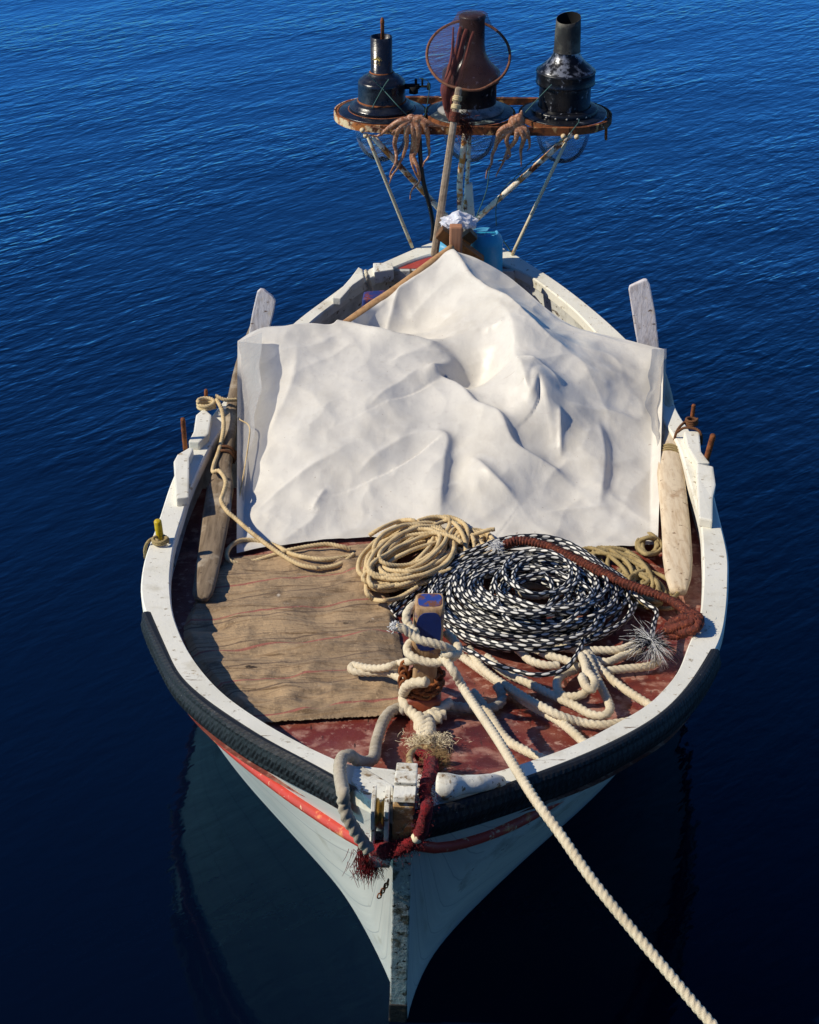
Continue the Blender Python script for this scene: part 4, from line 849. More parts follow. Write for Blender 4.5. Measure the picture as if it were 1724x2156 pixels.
# black and white braid
def braid_geo(pts, d):
    C = catmull(pts, step=.0042); m = len(C); n = 20; s = np.arange(m) * .0042; th = np.arange(n) * 2 * math.pi / n
    pit = d * 2.9; rows = 4
    a = th[None, :] / (2 * math.pi) * rows; ri = np.floor(a); fr_ = a - ri - .5
    ph = s[:, None] / pit + (ri % 2) * .5 + np.where(ri % 2 == 0, 1, -1) * fr_ * .30
    fy = ph - np.floor(ph) - .5
    lump = np.clip(1 - (fy / .5) ** 2 * .6 - (fr_ / .62) ** 2 * .6, 0, 1)
    lump = np.maximum(lump, np.clip(1 - ((np.abs(fy) - .5) / .4) ** 2, 0, 1) * .7)
    pale = np.clip(1.02 - (fy / .31) ** 2 * .55 - (fr_ / .34) ** 2 * .5, 0, 1)
    V, F, uv = tube_geo(C, d / 2, n, lambda S_, T_: .80 + .26 * lump)
    return V, F, uv, pale.ravel()
rg = random.Random(5)
B = []
EB = []
for i in range(22):
    k = i / 21
    EB.append((1118 + rg.uniform(-40, 38), 1262 - 26 * k + rg.uniform(-16, 14), 205 - 95 * k + rg.uniform(-40, 20), 90 - 42 * k + rg.uniform(-18, 10), .035 + .085 * k + rg.uniform(-.008, .008), rg.uniform(-.15, .15), rg.uniform(-.05, .14)))
EB += [(1138, 1208, 82, 46, .125, 0, .05), (1136, 1206, 70, 42, .135, 0, .05), (1150, 1214, 60, 36, .135, 0, .05)]
B.append(loops(EB, 24, .5, seed=3, wob=22))
EB2 = [(1085 + rg.uniform(-30, 30), 1275 + rg.uniform(-10, 14), 165 + rg.uniform(-26, 30), 70 + rg.uniform(-10, 10), .03 + .06 * i / 8, rg.uniform(-.2, .2), rg.uniform(.0, .2)) for i in range(9)]
B.append(loops(EB2, 24, .5, seed=4, wob=26))
EB3 = [(1120 + rg.uniform(-75, 95), 1262 + rg.uniform(-34, 34), rg.uniform(60, 135), rg.uniform(34, 60), .10 + .03 * i / 8, rg.uniform(-.8, .8), rg.uniform(-.5, .55)) for i in range(5)]
B.append(loops(EB3, 22, .5, seed=9, wob=20))
for sgn, off in ((0, 0), (9, 14), (20, 30)):
    B.append(deckpts([(x + sgn * .6, y + off * .6, h) for (x, y), h in zip([(820,1280),(858,1248),(905,1205),(955,1175),(1010,1152),(1060,1134),(1130,1128),(1190,1140),(1245,1172),(1300,1215)], (.02, .03, .05, .07, .09, .11, .12, .11, .10, .08))]))
B.append(deckpts([p + (.055 + .02 * (i == 3),) for i, p in enumerate(k5([(-30,-40),(60,60),(180,120),(330,205),(470,245),(620,285),(770,280),(880,240),(950,170),(1000,80),(1030,0)]))]))
B.append(deckpts([p + (.06,) for p in k2([(600,480),(760,520),(900,620),(1000,700),(980,800),(880,880),(700,960)])]))
B.append(deckpts([p + (.07,) for p in k2([(1020,620),(1120,700),(1200,760),(1180,860),(1160,990)])]))
mb = MB(); pale = []
for pts in B:
    V, F, uv, pl = braid_geo(pts, .0148); mb.add(V, F, uv); pale.append(pl)
braid = mb.build('rope_coil', M['braid'], None, attr={'pale': np.concatenate(pale)})
tag(braid, 'large coil of black and white braided rope right of the bitt', 'rope coil')
# its unlaid end: a burst of fibres
tc_ = on_deck(*k2([(1160, 985)])[0], .085); dirs = []; rgt = random.Random(8)
main = [(-.9, .15, .05, 39), (-.35, .8, .2, 61), (.0, .9, .3, 14), (.35, .7, .2, 39), (.8, .4, .1, 16), (.95, -.1, .1, 14), (.85, -.45, .0, 12), (.5, -.9, -.05, 90), (.15, -1.0, -.05, 61), (-.8, -.05, .05, 22)]
bs, ds = [], []
for x, y, z, cnt in main:
    for _ in range(cnt): bs.append(tc_ + np.array([rgt.gauss(0, .004) for _ in range(3)])); ds.append((x + rgt.gauss(0, .10), y + rgt.gauss(0, .10), z + rgt.gauss(0, .10)))
V, F = hairs_geo(bs, ds, .088, .0006, .42, rgt, 1.6)
M['fray_dark'] = mat('frayed_dark_fibre', S(20, 22, 30), .5)
mesh('frayed_end', V, F, M['fray_white'], braid)
V, F = hairs_geo([tc_ + np.array([rgt.gauss(0, .006) for _ in range(3)]) - up * .004 for _ in range(170)], [(rgt.gauss(0, 1), rgt.gauss(0, 1), rgt.gauss(0, .25)) for _ in range(170)], .085, .0013, .12, rgt)
mesh('dark_fibres', V, F, M['fray_dark'], braid)
# knot where the twine-served end starts
kn = on_deck(1046, 1150, .125); V, F = hairs_geo([kn + np.array([rgt.gauss(0, .008) for _ in range(3)]) for _ in range(110)], [(rgt.gauss(-.3, .8), rgt.gauss(-.2, .6), rgt.gauss(.2, .6)) for _ in range(110)], .028, .0010, .3, rgt)
mesh('frayed_knot', V, F, M['fray_white'], braid)
# rope served with rust-brown twine
C = catmull(deckpts([(1060,1146,.125),(1100,1139,.132),(1150,1150,.132),(1205,1174,.125),(1260,1203,.115),(1310,1226,.11),(1360,1243,.105),(1405,1262,.10),(1440,1284,.11),(1452,1312,.13)]), step=.003); m = len(C)
s = np.arange(m) * .003
def tw(S_, T_): return 1 + .16 * np.sin(S_ / .0115 * 6.283 + T_ + .6 * np.sin(S_ * 40)) + .12 * np.sin(S_ * 70 + T_ * 2) * np.sin(S_ * 31) + .08 * np.sin(S_ * 23 + T_)
mb = MB(); mb.add(*tube_geo(C, np.interp(np.linspace(0, 1, m), [0, .5, .8, 1], [.0145, .0155, .0135, .014]), 14, tw))
C2 = catmull([on_deck(1445,1290,.12), on_deck(1470,1300,.15), on_sheer(1466,1322,.03), on_deck(1440,1330,.13), on_deck(1408,1322,.10), on_deck(1428,1306,.13), on_deck(1455,1300,.15), on_deck(1462,1318,.14), on_deck(1430,1338,.10), on_deck(1400,1330,.09), on_deck(1442,1316,.15), on_deck(1466,1310,.16)], step=.003)
mb.add(*tube_geo(C2, .0135, 14, tw))
bs = [C[i] + np.array([rgt.gauss(0, .012) for _ in range(3)]) for i in rgt.choices(range(m), k=420)] + [C2[i] + np.array([rgt.gauss(0, .012) for _ in range(3)]) for i in rgt.choices(range(len(C2)), k=260)]
V, F = hairs_geo(bs, [(rgt.gauss(0, 1), rgt.gauss(0, 1), rgt.gauss(.4, .8)) for _ in bs], .015, .0007, .4, rgt); mb.add(V, F)
tag(mb.build('served_rope', M['twine']), 'rust-brown twine-wrapped rope lying across the black and white coil', 'rope')
# mooring line: turns on the bitt, then away to the quay
def around(k0, k1, turns, r, ph=0.0, tilt=0.0):
    return [bitt_pt(zb[2] + (k0 + (k1 - k0) * t) * H + tilt * math.cos(2 * math.pi * turns * t + ph)) + r * np.array([math.cos(2 * math.pi * turns * t + ph), math.sin(2 * math.pi * turns * t + ph), 0]) for t in np.linspace(0, 1, int(turns * 14))]
rB = .034 + .016
y0 = BY
t_a = around(.60, .36, 2.3, rB + .004, 1.9, -.020)
def zp(u, v, z): return at_z(u, v, z)
lead = [at_y(*k3([(830,850)])[0], y0 - .07), at_y(*k3([(960,1020)])[0], y0 - .125), zp(982, 1459, .80), zp(1050, 1560, .875), zp(1119, 1672, .915), zp(1180, 1757, .905), zp(1260, 1870, .87), zp(1400, 2040, .80), zp(1520, 2180, .74)]
dl = lead[-1] - lead[-2]; lead += [lead[-1] + dl * 2 + up * .03, lead[-1] + dl * ((lead[-1][1] - 1.14) / -dl[1]) + up * .12]
knot = [at_y(*k3([(830,810)])[0], y0 - .075), at_y(*k3([(930,830)])[0], y0 - .085), at_y(*k3([(1010,820)])[0], y0 - .05), at_y(*k3([(1025,740)])[0], y0 - .02), at_y(*k3([(960,640)])[0], y0 + .02), at_y(*k3([(880,560)])[0], y0 + .05)]
ear = [at_y(*k3([(260,480)])[0], y0 - .05), at_y(*k3([(350,510)])[0], y0 - .055), at_y(*k3([(450,580)])[0], y0 - .06), at_y(*k3([(560,650)])[0], y0 - .075), at_y(*k3([(720,690)])[0], y0 - .08), at_y(*k3([(880,740)])[0], y0 - .078), at_y(*k3([(960,790)])[0], y0 - .06)]
ear2 = [at_y(*k3([(510,560)])[0], y0 - .05), at_y(*k3([(420,470)])[0], y0 - .02), at_y(*k3([(385,360)])[0], y0), at_y(*k3([(430,270)])[0], y0 + .02), at_y(*k3([(500,230)])[0], y0 + .05), at_y(*k3([(620,330)])[0], y0 + .07)]
low = [at_y(*k3([(520,650)])[0], y0 + .02), at_y(*k3([(420,700)])[0], y0 - .0), at_y(*k3([(400,790)])[0], y0 - .03), at_y(*k3([(470,860)])[0], y0 - .055), at_y(*k3([(600,910)])[0], y0 - .07), at_y(*k3([(740,930)])[0], y0 - .078), at_y(*k3([(880,900)])[0], y0 - .07), at_y(*k3([(980,840)])[0], y0 - .03), at_y(*k3([(1030,720)])[0], y0)]
moor = rope('mooring_rope', [lead, knot, ear, ear2, low], .0265, M['white_rope'], jitter=.0)
tag(moor, 'taut white mooring rope made fast on the bitt and led towards the quay', 'rope')
V, F = hairs_geo([ear[0] + np.array([rgt.gauss(0, .007) for _ in range(3)]) for _ in range(120)], [(-1 + rgt.gauss(0, .4), rgt.gauss(0, .5), rgt.gauss(.2, .5)) for _ in range(120)], .012, .0012, .3, rgt); mesh('frayed_end', V, F, M['fray_white'], moor)
# bight of the same size lying out to the left
bi = k3([(470,900),(330,930),(180,975),(40,1000),(-120,990),(-255,960),(-300,990),(-250,1040),(-100,1050),(60,1050),(180,1060),(290,1110),(400,1170)])
tag(rope('white_bight', [[at_y(bi[0][0], bi[0][1], y0 - .04)] + deckpts([p + (h,) for p, h in zip(bi[1:], (.11, .10, .085, .075, .065, .06, .058, .06, .065, .07, .07, .07))])], .025, M['white_rope']), 'flattened white rope bight sticking out left of the bitt over the sackcloth', 'rope')
# rusty chain round the bitt
def link_geo(c, t, nrm, L=.030, w=.020, r=.0045):
    t = t / np.linalg.norm(t); nrm = nrm - t * (nrm @ t); nrm /= np.linalg.norm(nrm); b = np.cross(t, nrm); pts = []
    for q in np.linspace(0, 2 * math.pi, 18, endpoint=False):
        x = math.cos(q); y = math.sin(q); pts.append(c + t * (x * w / 2 + math.copysign((L - w) / 2, x)) + nrm * y * w / 2)
    pts.append(pts[0]); C = np.array(pts); V, F, uv = tube_geo(C, r, 8, caps=False); return V, F
mb = MB(); ci = 0
for k0, ph, tl in ((.315, 0, .010), (.275, .2, -.006), (.235, .1, .004)):
    n_ = 12
    for q in range(n_):
        a = 2 * math.pi * q / n_ + ph; c = bitt_pt(zb[2] + k0 * H + tl * math.cos(a)) + (.047) * np.array([math.cos(a), math.sin(a), 0]); t = np.array([-math.sin(a), math.cos(a), .15 * rgt.gauss(0, 1)])
        nr = up if q % 2 else np.array([math.cos(a), math.sin(a), .3]); V, F = link_geo(c, t, nr + np.array([rgt.gauss(0, .25) for _ in range(3)])); mb.add(V, F)
for q in range(5):
    c = bitt_pt(zb[2] + (.28 + .05 * q / 2) * H) + np.array([-.058 - .004 * (q % 2), -.02 + .01 * q, 0]); V, F = link_geo(c, np.array([.1, .2, 1]), np.array([1, .3 * (-1) ** q, 0])); mb.add(V, F)
tag(mb.build('rusty_chain', M['rust']), 'rusty chain wound round the bitt below the mooring rope', 'chain')
# eye splice from the bitt foot to the stem, with wool serving over the bow
q = k3
eL = [at_y(*q([(640,1165)])[0], y0 - .075), at_y(*q([(470,1180)])[0], y0 - .055), at_y(*q([(385,1230)])[0], y0 - .04)] + deckpts([p + (h,) for p, h in zip(q([(350,1330),(365,1440),(440,1530),(530,1620),(575,1710)]), (.06, .045, .03, .024, .024))])
eR = deckpts([p + (h,) for p, h in zip(q([(920,1420),(850,1470),(760,1530),(680,1570),(620,1600),(600,1680)]), (.03, .03, .03, .03, .03, .03))])
eE = deckpts([p + (.034,) for p in q([(870,1570),(760,1580),(650,1570)])]); eF = deckpts([p + (.03,) for p in q([(820,1620),(730,1625),(650,1620)])])
es = rope('eye_splice_rope', [eL, eR, eE, eF], .032, M['white_rope'])
tag(es, 'white rope eye spliced round the foot of the bitt, pointing to the bow', 'rope')
mb = MB()
for a_off in (0, 2.09, 4.19):
    cc = catmull(deckpts([p + (.026,) for p in q([(570,1640),(620,1720),(640,1800),(640,1870),(640,1910)])]), n=60); T, N, Bn = frames(cc)
    tt = np.linspace(0, 1, 60); ang = a_off + tt * 11; C = cc + (N * np.cos(ang)[:, None] + Bn * np.sin(ang)[:, None]) * .017
    mb.add(*tube_geo(C, .0135 * (1 + .22 * np.sin(tt * 40 + a_off)), 10))
mb.build('splice', M['white_rope'], es)
tf = on_deck(*q([(660,1900)])[0], .03); bs = [tf + np.array([rgt.gauss(0, .028), rgt.gauss(0, .012), rgt.gauss(0, .010)]) for _ in range(1100)]
V, F = hairs_geo(bs, [(rgt.gauss(0, 1), rgt.gauss(-.2, .7), rgt.gauss(.3, .7)) for _ in bs], .020, .0008, .5, rgt); mesh('frayed_end', V, F, M['fray'], es)
# thimble and brown frayed serving
c4p = lambda p, h: on_sheer(*c4([p])[0], h)
C = catmull([c4p((985,470), .01), c4p((970,400), -.03), c4p((990,330), -.06), c4p((1060,275), -.07), c4p((1150,260), -.07), c4p((1220,280), -.07)], n=24); V, F, uv = tube_geo(C, .010, 10)
tag(mesh('rope_thimble', V, F, mat('worn_galvanised', S(196, 170, 120), .5, .3, layers=[('noise', 40, .5, .6, S(120, 80, 44))])), 'worn metal thimble in the eye of the rope behind the stem', 'thimble')
C = catmull([c4p((1080,340), -.06), c4p((1180,370), -.055), c4p((1215,430), -.035), c4p((1215,520), -.01), c4p((1200,590), .01), c4p((1170,650), .022), c4p((1150,720), .026), c4p((1150,800), .022), c4p((1160,880), .018), at_y(*c4([(1165,960)])[0], 2.99), at_y(*c4([(1150,1060)])[0], 2.985), at_y(*c4([(1120,1180)])[0], 2.99), at_y(*c4([(1080,1270)])[0], 3.0)], step=.003); m = len(C)
def fz(S_, T_): return 1 + .07 * np.sin(S_ / .007 * 6.283 + T_) + .08 * np.sin(S_ * 90 + T_ * 3)
mb = MB(); mb.add(*tube_geo(C, .0165 * (1 + .16 * np.sin(np.arange(m) * .031) * np.sin(np.arange(m) * .013)), 14, fz)); bs = [C[i] + np.array([rgt.gauss(0, .0105) for _ in range(3)]) for i in rgt.choices(range(m), k=1500)]
V, F = hairs_geo(bs, [(rgt.gauss(0, 1), rgt.gauss(0, 1), rgt.gauss(.3, .8)) for _ in bs], .011, .0008, .4, rgt); mb.add(V, F)
ws = mb.build('wool_served_rope', M['wool']); tag(ws, 'dark red wool-wrapped rope passing over the bow right of the stem', 'rope')
bs = [C[i] + np.array([.02 + rgt.gauss(0, .014), rgt.gauss(0, .012), rgt.gauss(0, .01)]) for i in rgt.choices(range(int(m * .2)), k=800)]
V, F = hairs_geo(bs, [(rgt.gauss(.4, .7), rgt.gauss(0, .7), rgt.gauss(.1, .6)) for _ in bs], .030, .0008, .5, rgt); mesh('frayed_end', V, F, M['fray_brown'], ws)
# wool strop round the stem
def stem_front(z, out=0.0, side=0.0):
    t = (st0[2] - z) / (st0[2] - st1[2]); b = st0 + (st1 - st0) * t; b[2] = z; return b - ax * out + lat * side
C = catmull([at_y(*c4([p])[0], y_) for p, y_ in (((540,1400), 3.055), ((600,1420), 3.035), ((700,1440), 3.012), ((800,1435), 3.008), ((900,1400), 3.008), ((1000,1350), 3.012), ((1070,1290), 3.03), ((1110,1230), 3.06))], step=.003); m = len(C)
mb = MB(); mb.add(*tube_geo(C, np.interp(np.linspace(0, 1, m), [0, .2, .5, 1], [.016, .020, .019, .015]), 14, fz)); bs = [C[i] + np.array([rgt.gauss(0, .012) for _ in range(3)]) for i in rgt.choices(range(m), k=2200)]
V, F = hairs_geo(bs, [(rgt.gauss(0, 1), rgt.gauss(-.5, .8), rgt.gauss(-.1, .9)) for _ in bs], .008, .0008, .5, rgt); mb.add(V, F)
ta = at_y(*c4([(490,1500)])[0], 3.06); bs = [ta + np.array([rgt.gauss(0, .016), rgt.gauss(0, .012), rgt.uniform(-.05, .03)]) for _ in range(500)]
V, F = hairs_geo(bs, [(rgt.gauss(0, .30), rgt.gauss(-.2, .3), -1) for _ in bs], .040, .0009, .2, rgt); mb.add(V, F)
strop = mb.build('wool_strop', M['wool']); tag(strop, 'shaggy dark red wool strop wound round the front of the stem', 'strop')
V, F, uv = tube_geo(np.array([at_y(*c4([p])[0], 2.99) for p in ((1030,1270), (1055,1310), (1070,1340))]), [.010, .012, .009], 10); mesh('pale_tip', V, F, M['fray'], strop)
mb = MB()
for i in range(6): V, F = link_geo(stem_front(.648 - i * .011, .008 + .003 * (i % 2), -.034 - .004 * i), np.array([-.25, 0, -1.0]), np.array([1, .2, 0]) if i % 2 else np.array([0, 1, .2]), .018, .010, .0018); mb.add(V, F)
tag(mb.build('small_chain', M['rust']), 'short length of small rusty chain hanging below the wool strop', 'chain')
# thick grey rope from the bitt foot over the left bow
gr = [on_deck(*p, .03) for p in q([(380,1520),(300,1490),(200,1530),(110,1640),(50,1800),(10,1950)])] + [c4p((560,380), -.07), c4p((470,430), -.055), c4p((370,410), -.01), c4p((280,350), .022), c4p((200,380), .028), c4p((170,480), .030), c4p((180,620), .030)]
gt = C_end = catmull([stem_front(.90, .0, -.155), stem_front(.86, .005, -.160), stem_front(.80, .010, -.150), stem_front(.74, .012, -.118), stem_front(.70, .015, -.085)], n=5)
gr += [at_y(*c4([p])[0], st0[1] + .05 - dy) for p, dy in (((205,760), .03), ((215,900), .045), ((250,1050), .055), ((330,1190), .06), ((410,1310), .062), ((500,1440), .064))]
tag(rope('bow_rope', [gr], .034, M['grey_rope'], depth=.30), 'thick grey rope hanging over the left bow beside the stem', 'rope')

# ------------------------------------------------------------------ lamp rack at the stern
yF = 7.20; zF = 1.272
def FX(u): return at_y(u, 240, yF)[0]
xL, xM, xR = FX(804), FX(990), FX(1187); rD = .205; ROLL = -.012
def fz_(x): return zF + ROLL * (x - xM)
rack = thing('lamp_rack', 'rusty white oval iron rack on struts over the stern', 'lamp rack', (xM, yF, .8))
path = [np.array([xR + .01, yF - rD, 0])] 
th = np.linspace(-math.pi / 2, math.pi / 2, 24); pr = [np.array([xR + .005 + rD * math.cos(t), yF + rD * math.sin(t), 0]) for t in th]; pl = [np.array([xL - .005 - rD * math.cos(t), yF - rD * math.sin(t), 0]) for t in th]
def band(pts, name, m, h=.032, t=.006):
    C = np.array(pts); C[:, 2] = [fz_(x) - h / 2 for x in C[:, 0]]; T = np.gradient(C, axis=0); Nn = np.cross(T, up); Nn /= np.linalg.norm(Nn, axis=1)[:, None]
    rows = [C - up * h / 2 + Nn * t / 2, C + up * h / 2 + Nn * t / 2, C + up * h / 2 - Nn * t / 2, C - up * h / 2 - Nn * t / 2, C - up * h / 2 + Nn * t / 2]
    V, F = strip_geo(rows); return mesh(name, V, [f[::-1] for f in F], m, rack, False)
band(pr, 'rim', M['rust_bar']); band(pl, 'rim', M['rim_paint'])
def lin(a, b, n=12): return [np.array(a) + (np.array(b) - np.array(a)) * t for t in np.linspace(0, 1, n)]
band(lin(pl[-1], pr[0]), 'front_bar', M['rust_bar'], .036, .012); band(lin(pr[-1], pl[0]), 'rear_bar', M['rust_bar'], .030, .024)
for x in (xL, xM, xR):
    th = np.linspace(0, 2 * math.pi, 41); pts = [np.array([x + (rD - .008) * math.cos(t), yF + (rD - .008) * math.sin(t), 0]) for t in th]; band(pts, 'lamp_ring', M['rust'], .022, .008)
def strut(p0, y0_, p1, y1_, r, m, name='strut'):
    a = at_y(*p0, y0_); b = at_y(*p1, y1_) if y1_ else on_sheer(*p1, .0)
    V, F, uv = tube_geo(np.array([a + (b - a) * t for t in np.linspace(0, 1, 8)]), r, 10); return mesh(name, V, F, m, rack)
yb_ = yF - rD
strut((785, 288), yb_, (945, 462), 7.12, .013, M['rust_paint']); strut((1203, 282), yb_, (1000, 464), 7.12, .013, M['rust_paint'])
strut((773, 284), yb_, (868, 521), None, .008, M['rod'], 'brace_rod'); strut((1191, 300), yb_, (1078, 537), None, .008, M['rod'], 'brace_rod')
C = catmull([at_y(978, 280, yb_), at_y(974, 330, yb_ + .02), at_y(968, 380, 7.08), at_y(969, 455, 7.12), at_y(970, 500, 7.12)], n=30); V, F, uv = tube_geo(C, .0135, 12); mesh('post', V, F, M['rust_paint'], rack)
C = catmull([at_y(988, 285, yF - .05), at_y(984, 370, yF), at_y(978, 455, 7.16), at_y(977, 490, 7.16)], n=30); V, F, uv = tube_geo(C, .010, 12); mesh('post', V, F, M['rust_paint'], rack)
for u, v in ((763, 274), (770, 285), (1214, 288), (1186, 287)):
    V, F = lathe_geo([(0, 0), (.010, 0), (.012, .004), (.009, .011), (0, .014)], at_y(u, v, yb_ - .012), 14, (0, -1, .2)); mesh('bolt', V, F, M['rim_paint'], rack)
pR = at_y(1276, 255, yF - .05); V, F = beam_geo(pR + up * .01, pR + np.array([.004, 0, -.085]), .022, .012); mesh('hook_bar', V, F, M['rust_bar'], rack, False)

LZ = .89      # drawn heights to true heights
def lathe_part(name, prof, c, m, parent, n=48):
    prof = [(a * .98, b * LZ) for a, b in prof]
    V, F = lathe_geo(prof, c, n); return mesh(name, V, F, m, parent)
def lamp(x, label, dish_m): 
    t = thing('fishing_lamp', label, 'lamp', (x, yF, fz_(x)), 'fishing lamps in the rack'); c = np.array([x, yF, fz_(x)])
    lathe_part('dish', [(.190, -.004), (.194, .003), (.188, .006), (.160, .010), (.140, .016), (.11, .02)], c, dish_m, t, 56)
    V, F = lathe_geo([(.118, -.004), (.121, -.03), (.122, -.07), (.120, -.10), (.114, -.135), (.103, -.170), (.086, -.200), (.062, -.224), (.034, -.238), (.008, -.243)], c, 48); V = np.array(V); V[:, 2] = c[2] + (V[:, 2] - c[2]) * .93; mesh('glass_globe', V, F, M['glass'], t)
    lathe_part('globe_nub', [(0, -.252), (.010, -.250), (.012, -.242), (.006, -.238)], c, M['soot'], t, 12)
    return t, c
# left lamp: stepped black enamel, narrow chimney with a rod
t, c = lamp(xL, 'black enamel lamp with a rod standing in its chimney, left in the rack', M['lamp_black'])
b = lathe_part('body', [(.142, .014), (.146, .022), (.143, .030), (.132, .034), (.130, .042), (.120, .048), (.110, .052), (.107, .060), (.107, .140), (.105, .150), (.098, .158), (.092, .160), (.086, .170), (.072, .178), (.066, .180), (.060, .190), (.050, .197)], c, M['lamp_black'], t)
ch = lathe_part('chimney', [(.0515, .192), (.0515, .198), (.0485, .200), (.0485, .368), (.0455, .368), (.0455, .21)], c, M['lamp_black'], t)
lathe_part('rust_band', [(.0535, .188), (.0545, .194), (.0525, .199), (.051, .199)], c, M['rust'], t); lathe_part('rust_band', [(.111, .052), (.112, .057), (.108, .060)], c, M['rust'], t)
lathe_part('rust_band', [(.150, .006), (.158, .009), (.152, .013), (.140, .014)], c, M['rust'], t)
lathe_part('rod', [(0, .25), (.0085, .25), (.0085, .425), (.0095, .428), (.0095, .438), (.006, .452), (0, .458)], c + np.array([.005, .01, 0]), M['rust'], t, 14)
tp = MB(); 
for a, b_, r in ((np.array([.10, -.01, .125]), np.array([.165, -.02, .128]), .012), (np.array([.165, -.02, .128]), np.array([.205, -.025, .13]), .005), (np.array([.200, -.025, .13]), np.array([.212, -.027, .13]), .016), (np.array([.150, -.02, .128]), np.array([.150, -.02, .165]), .006), (np.array([.178, -.02, .128]), np.array([.178, -.02, .17]), .0045), (np.array([.14, -.02, .128]), np.array([.14, -.02, .095]), .020)):
    a = a * np.array([1, 1, LZ]); b_ = b_ * np.array([1, 1, LZ]); tp.add(*tube_geo(np.array([c + a, c + (a + b_) / 2, c + b_]), r, 12))
tp.build('tap', M['soot'], t)
# printed half sun on the chimney, worn marks under it
lg = MB()
def on_ch(a, z, r=.0492): return c + np.array([r * math.sin(a), -r * math.cos(a), z])
A0, Z0 = -.42, .262 * LZ
pts = [on_ch(A0 + .30 * math.cos(q), Z0 + .013 * math.sin(q)) for q in np.linspace(0, math.pi, 14)]
lg.add(pts + [on_ch(A0 + (k - .5) * .6, Z0) for k in np.linspace(1, 0, 0)], [list(range(14))])
for q in np.linspace(.15, math.pi - .15, 9):
    a = [on_ch(A0 + rr * .30 * math.cos(q + d), Z0 + rr * .013 * math.sin(q + d)) for rr, d in ((1.15, -.06), (1.65, -.03), (1.65, .03), (1.15, .06))]; lg.add(a, [[0, 1, 2, 3]])
for i, dx in enumerate((-.30, -.15, .0, .15, .28)):
    for z_, h_, w_ in ((-.006, .008, .02), ) + (((-.005, .002, .08),) if i % 2 else ((-.011, .002, .07),)):
        a = [on_ch(A0 + dx - w_ / 2, Z0 + z_ - .006), on_ch(A0 + dx + w_ / 2, Z0 + z_ - .006), on_ch(A0 + dx + w_ / 2, Z0 + z_ - .006 + h_), on_ch(A0 + dx - w_ / 2, Z0 + z_ - .006 + h_)]; lg.add(a, [[0, 1, 2, 3]])
lg.build('printed_sun', M['gold'], ch, False)
# middle lamp: under the landing net
t, c = lamp(xM, 'sooty lamp with a pale grey base covered by the landing net', M['dish_grey'])
lathe_part('base_flange', [(.150, .012), (.152, .020), (.146, .028), (.134, .034), (.120, .038), (.116, .05)], c, M['grey_flange'], t)
lathe_part('body', [(.116, .04), (.116, .15), (.128, .155), (.130, .165), (.130, .200), (.124, .210), (.112, .222), (.094, .240), (.080, .26), (.068, .285), (.060, .31)], c, M['lamp_worn'], t)
lathe_part('chimney', [(.062, .305), (.058, .33), (.056, .462), (.060, .464), (.060, .474), (.050, .480), (.0, .482)], c, M['lamp_worn'], t)
# right lamp: flaking silver shoulder
t, c = lamp(xR, 'black lamp with flaking silver shoulder and wide open chimney, right in the rack', M['lamp_worn'])
lathe_part('base_flange', [(.150, .010), (.152, .026), (.148, .032), (.134, .036), (.120, .040)], c, M['lamp_worn'], t)
lathe_part('body', [(.116, .034), (.116, .150)], c, M['lamp_worn'], t)
lathe_part('collar', [(.116, .150), (.132, .152), (.134, .157), (.131, .162), (.131, .205), (.134, .211), (.131, .216), (.126, .219)], c, M['lamp_worn'], t)
lathe_part('shoulder', [(.126, .218), (.120, .226), (.104, .240), (.086, .256), (.072, .274), (.063, .292), (.059, .305), (.058, .312)], c, M['lamp_silver'], t)
V, F = lathe_geo([(.060, .308 * LZ), (.0575, .316 * LZ), (.056, .40 * LZ), (.054, .44 * LZ), (.053, .472 * LZ), (.051, .472 * LZ)], c, 48); V = np.array(V)
def cut(V):      # mouth cut on the slant
    for p in V:
        f = max(0, min(1, (p[2] - c[2] - .40 * LZ) / (.07 * LZ))); p[2] += f * (.012 * (p[1] - yF) / .05 + .006 * (p[0] - c[0]) / .05 - .004)
    return V
V = cut(V)
mesh('chimney', V, F, M['lamp_soot'], t)
V, F = lathe_geo([(.0, .30 * LZ), (.0495, .30 * LZ), (.0508, .40 * LZ), (.0508, .4715 * LZ)], c, 48); V = cut(np.array(V)); mesh('soot_lining', V, F, M['soot'], t)
for a in (-2.2, -1.9, -1.57, -1.25, -.95):
    V, F = lathe_geo([(0, 0), (.005, 0), (.004, .003), (0, .004)], c + np.array([.1475 * math.cos(a), .1475 * math.sin(a), .017]), 10, (math.cos(a), math.sin(a), 0)); mesh('rivet', V, F, M['grey_flange'], t)
